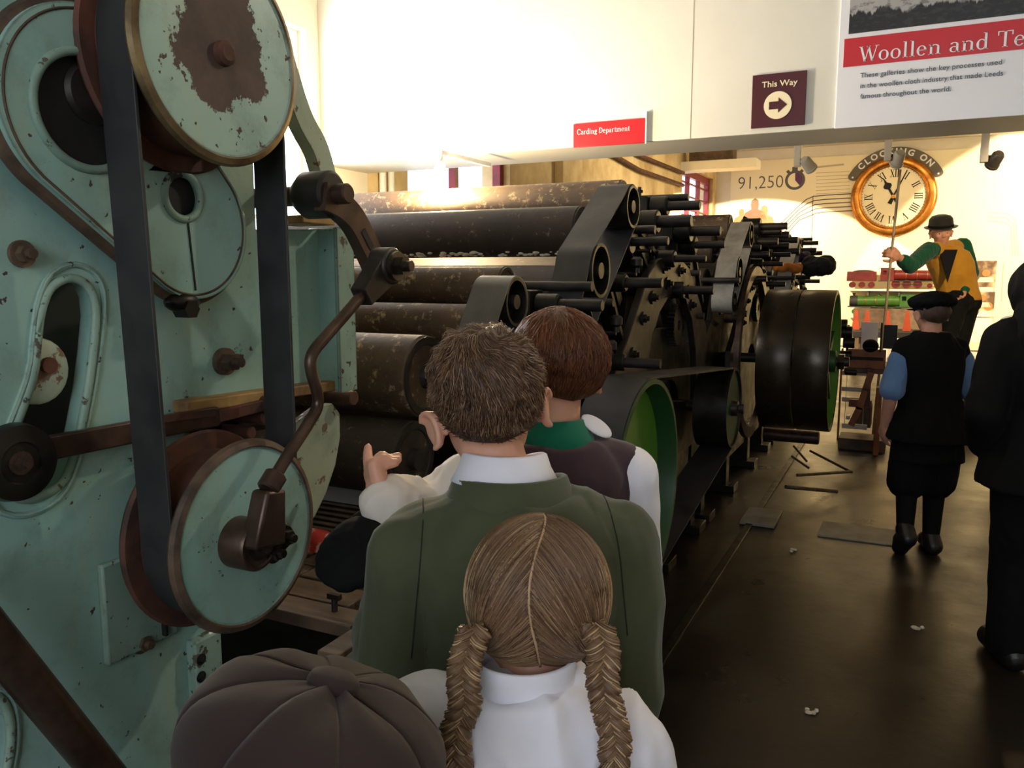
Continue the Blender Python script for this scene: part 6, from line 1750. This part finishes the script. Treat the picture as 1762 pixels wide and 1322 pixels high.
# ------------------------------------------------------------------ fair child facing us beyond the dark figure
g = P(1752, 800, d=6.3); yaw = R(160)
F7 = Figure('fair haired child with black bow at neck beyond the dark figure', (g.x, g.y), yaw, 1.42, hs=0.21, head_rot=(R(-10), 0, R(30)))
F7.body(M['skin'], 0.009)
mb = MB(F7.M); F7.torso(mb, 0.014, 0.47, 0.81, 1.05)
for sd in 'LR': F7.arm(mb, sd, 0.014, 0, 0.93)
F7.wear('shirt', mb, M['whitecot'], 0.01)
mb = MB(F7.M); mb.loft([((0, 0, 0.6), 0.12, 0.09), ((0, 0, 0.76), 0.11, 0.085)], 24)
for sd in 'LR': F7.leg(mb, sd, 0.014, 0, 1.95)
F7.wear('trousers', mb, M['dkcloth'], 0.01)
for sd in 'LR': mb1 = MB(F7.M); F7.foot(mb1, sd, 0.009); obj('shoe', remesh(mb1, 0.008, 3), M['leather'], F7.e, sharp=0)
obj('hair', hair_shell(F7.HM, F7.hs, lambda a, b, c: 0.05, seed=6), M['hair_under3'], F7.e)
mb = MB(F7.M); nk = F7.J['neck']
for sx in (-1, 1): mb.cap(nk + Vector((0.01 * sx, 0.075, -0.01)), nk + Vector((0.07 * sx, 0.08, -0.005)), 0.012, 0.03)
obj('neck_bow', mb, M['blackcloth'], F7.e, sharp=0)

# ------------------------------------------------------------------ the demonstrator in a bowler hat
dm = 7.5
g = P(1640, 700, d=dm); yaw = R(26 + 180 - 16)
HM_ = 1.74; ZST = 0.34
F8 = Figure('man in bowler hat, mustard waistcoat and green shirt holding a pole', (g.x, g.y), yaw, HM_, hs=0.235, head_rot=(R(-8), R(4), R(8)))
F8.M = Matrix.Translation(Vector((g.x, g.y, ZST))) @ Matrix.Rotation(yaw, 4, 'Z')
def put(px, py, d): return F8.loc(P(px, py, d=d))
F8.J['neck'] = put(1626, 422, dm); F8.J['hip'] = put(1652, 516, dm + 0.05)
F8.J['shR'] = put(1598, 431, dm - 0.12); F8.J['elR'] = put(1566, 458, dm - 0.32); F8.J['wrR'] = put(1541, 442, dm - 0.42)
F8.J['shL'] = put(1656, 424, dm + 0.10); F8.J['elL'] = put(1671, 468, dm + 0.05); F8.J['wrL'] = put(1656, 503, dm - 0.08)
F8.J['hipL'] = put(1664, 520, dm + 0.08); F8.J['hipR'] = put(1645, 522, dm - 0.05)
F8.J['knL'] = put(1650, 592, dm - 0.02); F8.J['knR'] = put(1628, 590, dm - 0.2)
for sd, off in (('L', 1640), ('R', 1608)):
    q = P(off, 670, d=dm); q.z = ZST + 0.085; F8.J['an' + sd] = F8.loc(q)
F8.hc = put(1619, 401, dm - 0.05)
F8.HM = F8.M @ Matrix.Translation(F8.hc) @ Euler((R(-4), R(5), R(2))).to_matrix().to_4x4()
WO[F8.e.name] = Vector((g.x, g.y, 0))
def torso_seg(mb, f, gg, hi=1.0):
    a, b = f.J['hip'], f.J['neck']; rr = [(0.0, 0.155, 0.115), (0.2, 0.150, 0.115), (0.45, 0.160, 0.12), (0.7, 0.175, 0.12), (0.88, 0.155, 0.10), (0.99, 0.07, 0.065)]
    mb.loft([(a.lerp(b, t), x + gg, y + gg) for t, x, y in rr if t <= hi], 28, e=2.3)
    for sd in 'LR': mb.cap(a.lerp(b, 0.93), a.lerp(b, 0.93).lerp(f.J['sh' + sd], 0.55 if gg > 0.02 else 1.0), 0.055 + gg * 0.7, 0.056 + gg * 0.7)
mb = MB(F8.M); torso_seg(mb, F8, 0.0)
pole_dir = None
pt = P(1549, 292, d=dm - 0.48); pb = P(1516, 612, d=dm - 0.40)
gp = pt.lerp(pb, 0.44)
F8.J['wrR'] = F8.loc(gp) + (F8.J['elR'] - F8.loc(gp)).normalized() * 0.095
for sd in 'LR':
    F8.arm(mb, sd); F8.leg(mb, sd); F8.foot(mb, sd)
i8 = F8.M.inverted().to_3x3()
hand_prims(mb, F8.J['wrR'], F8.loc(gp) - F8.J['wrR'], i8 @ (CROT @ Vector((0.1, -0.15, -0.9))), 1, 0.19, (1.0, 1.0, 1.0, 1.0), 1.0)
hand_prims(mb, F8.J['wrL'], F8.J['wrL'] - F8.J['elL'], (0.6, 0.6, 0), 1, 0.18)
mb.cap(F8.J['neck'] + Vector((0, 0, -0.04)), F8.hc + Vector((0, 0, -0.05)), 0.062, 0.058)
mb.M = F8.HM; head_prims(mb, F8.hs, -0.2)
F8.b = obj('body', remesh(mb, 0.007, 3), M['skin_man'], F8.e, sharp=0)
for sx in (-1, 1):
    c = F8.HM @ (Vector((0.14 * sx, 0.325, -0.01)) * F8.hs); ey = obj('eye', MB().sphere(c, 0.040 * F8.hs, 12, 8), M['eyewhite'], F8.b, sharp=0)
    obj('iris', MB().sphere(c + (F8.HM.to_3x3() @ Vector((0, 1, 0))) * 0.018 * F8.hs, 0.028 * F8.hs, 10, 8), M['iris'], ey, sharp=0)
mb = MB(F8.M); torso_seg(mb, F8, 0.012, 0.9)
for sd in 'LR':
    F8.arm(mb, sd, 0.020, 0.0, 0.55 if sd == 'R' else 0.9)
F8.wear('shirt', mb, M['greenshirt'], 0.008)
mb = MB(F8.M); torso_seg(mb, F8, 0.028, 1.0)
F8.wear('waistcoat', mb, M['mustard'], 0.008, 5, (0.003, 12, 0.6))
nk = F8.J['neck']
collar(F8.M, nk + Vector((0, 0.01, -0.02)), 0.075, 0.075, 0.035, -0.04, 0.045, M['greenshirt'], F8.e, 'shirt_collar', 15, 0.05)
mb = MB(F8.M); a = nk + Vector((0, 0.085, -0.06)); b = nk.lerp(F8.J['hip'], 0.55) + Vector((0, 0.155, 0)); mb.plate([(-0.075, 0), (0.0, -0.30), (0.075, 0)], [], nk + Vector((0, 0.150, -0.045)), (1, 0, 0), (0, -0.22, 0.97), 0.02)
obj('shirt_front', mb, M['dkcloth'], F8.e)
mb = MB(F8.M); mb.cap(F8.J['hipL'], F8.J['hipR'], 0.125, 0.125)
for sd in 'LR': F8.leg(mb, sd, 0.018, 0, 1.97, 0.012)
F8.wear('trousers', mb, M['blackcloth'], 0.009)
for sd in 'LR': mb1 = MB(F8.M); F8.foot(mb1, sd, 0.012); obj('shoe', remesh(mb1, 0.007, 3), M['leather'], F8.e, sharp=0)
s = F8.hs
obj('hair', hair_shell(F8.HM, s, lambda a, b, c: 0.03, seed=8), M['hair_under'], F8.e)
M['bowler'] = cloth('black_felt_bowler', '1C1B16', '26241C', 0.75, 0.2)
mb = MB(F8.HM @ Euler((R(-6), 0, 0)).to_matrix().to_4x4())
mb.lathe((0, -0.02 * s, 0.19 * s), (0, 0, 1), [(0.40 * s, 0.02 * s), (0.42 * s, 0.0), (0.56 * s, 0.015 * s), (0.60 * s, 0.05 * s), (0.585 * s, 0.055 * s), (0.44 * s, 0.035 * s), (0.435 * s, 0.20 * s), (0.41 * s, 0.36 * s), (0.33 * s, 0.46 * s), (0.18 * s, 0.51 * s), (0, 0.52 * s)], 40, sy=1.15)
bh = obj('bowler_hat', mb, M['bowler'], F8.e, sharp=0)
obj('hat_band', MB(F8.HM @ Euler((R(-6), 0, 0)).to_matrix().to_4x4()).lathe((0, -0.02 * s, 0.23 * s), (0, 0, 1), [(0.44 * s, 0), (0.448 * s, 0), (0.446 * s, 0.10 * s), (0.438 * s, 0.10 * s)], 40, sy=1.15), M['blackcloth'], bh, sharp=0)
pd = (pt - pb).normalized()
pbg = pb + pd * (-(pb.z) / pd.z)
tag(obj('pole', MB().tube([pbg, pb, pt], 0.011, 12), mat('pale_wood_pole', 'A08C6C', '8A7658', 8, 0.5), origin=pbg), 'long slim pale pole held upright before the clock', 'pole')
st_ = thing('wooden_step', 'low wooden step under the man in the bowler hat', 'step', (g.x, g.y, 0))
q0 = P(1624, 680, d=dm); 
obj('tread', MB().box((q0.x, q0.y, ZST - 0.02), (0.55, 0.5, 0.04), Matrix.Rotation(R(26), 3, 'Z')), M['wood'], st_, bevel=0.004)
for sx in (-1, 1):
    dv = Matrix.Rotation(R(26), 3, 'Z') @ Vector((0.23 * sx, 0, 0)); obj('side', MB().box((q0.x + dv.x, q0.y + dv.y, (ZST - 0.04) / 2), (0.03, 0.46, ZST - 0.04), Matrix.Rotation(R(26), 3, 'Z')), M['wood'], st_)
# black cap left on the loom
c = P(1497, 601, Y=YW - 0.05) 
cp = thing('black_cap', 'small black cap resting on the wooden loom board', 'cap', c)
obj('crown', MB().sphere(c + Vector((0, 0.08, 0.02)), (0.062, 0.08, 0.055), 20, 12), M['blackcloth'], cp, sharp=0)
obj('peak', MB().sphere(c + Vector((0, 0.0, 0.004)), (0.05, 0.05, 0.008), 16, 8), M['blackcloth'], cp, sharp=0)
bpy.data.scenes.remove(tmp_scene)
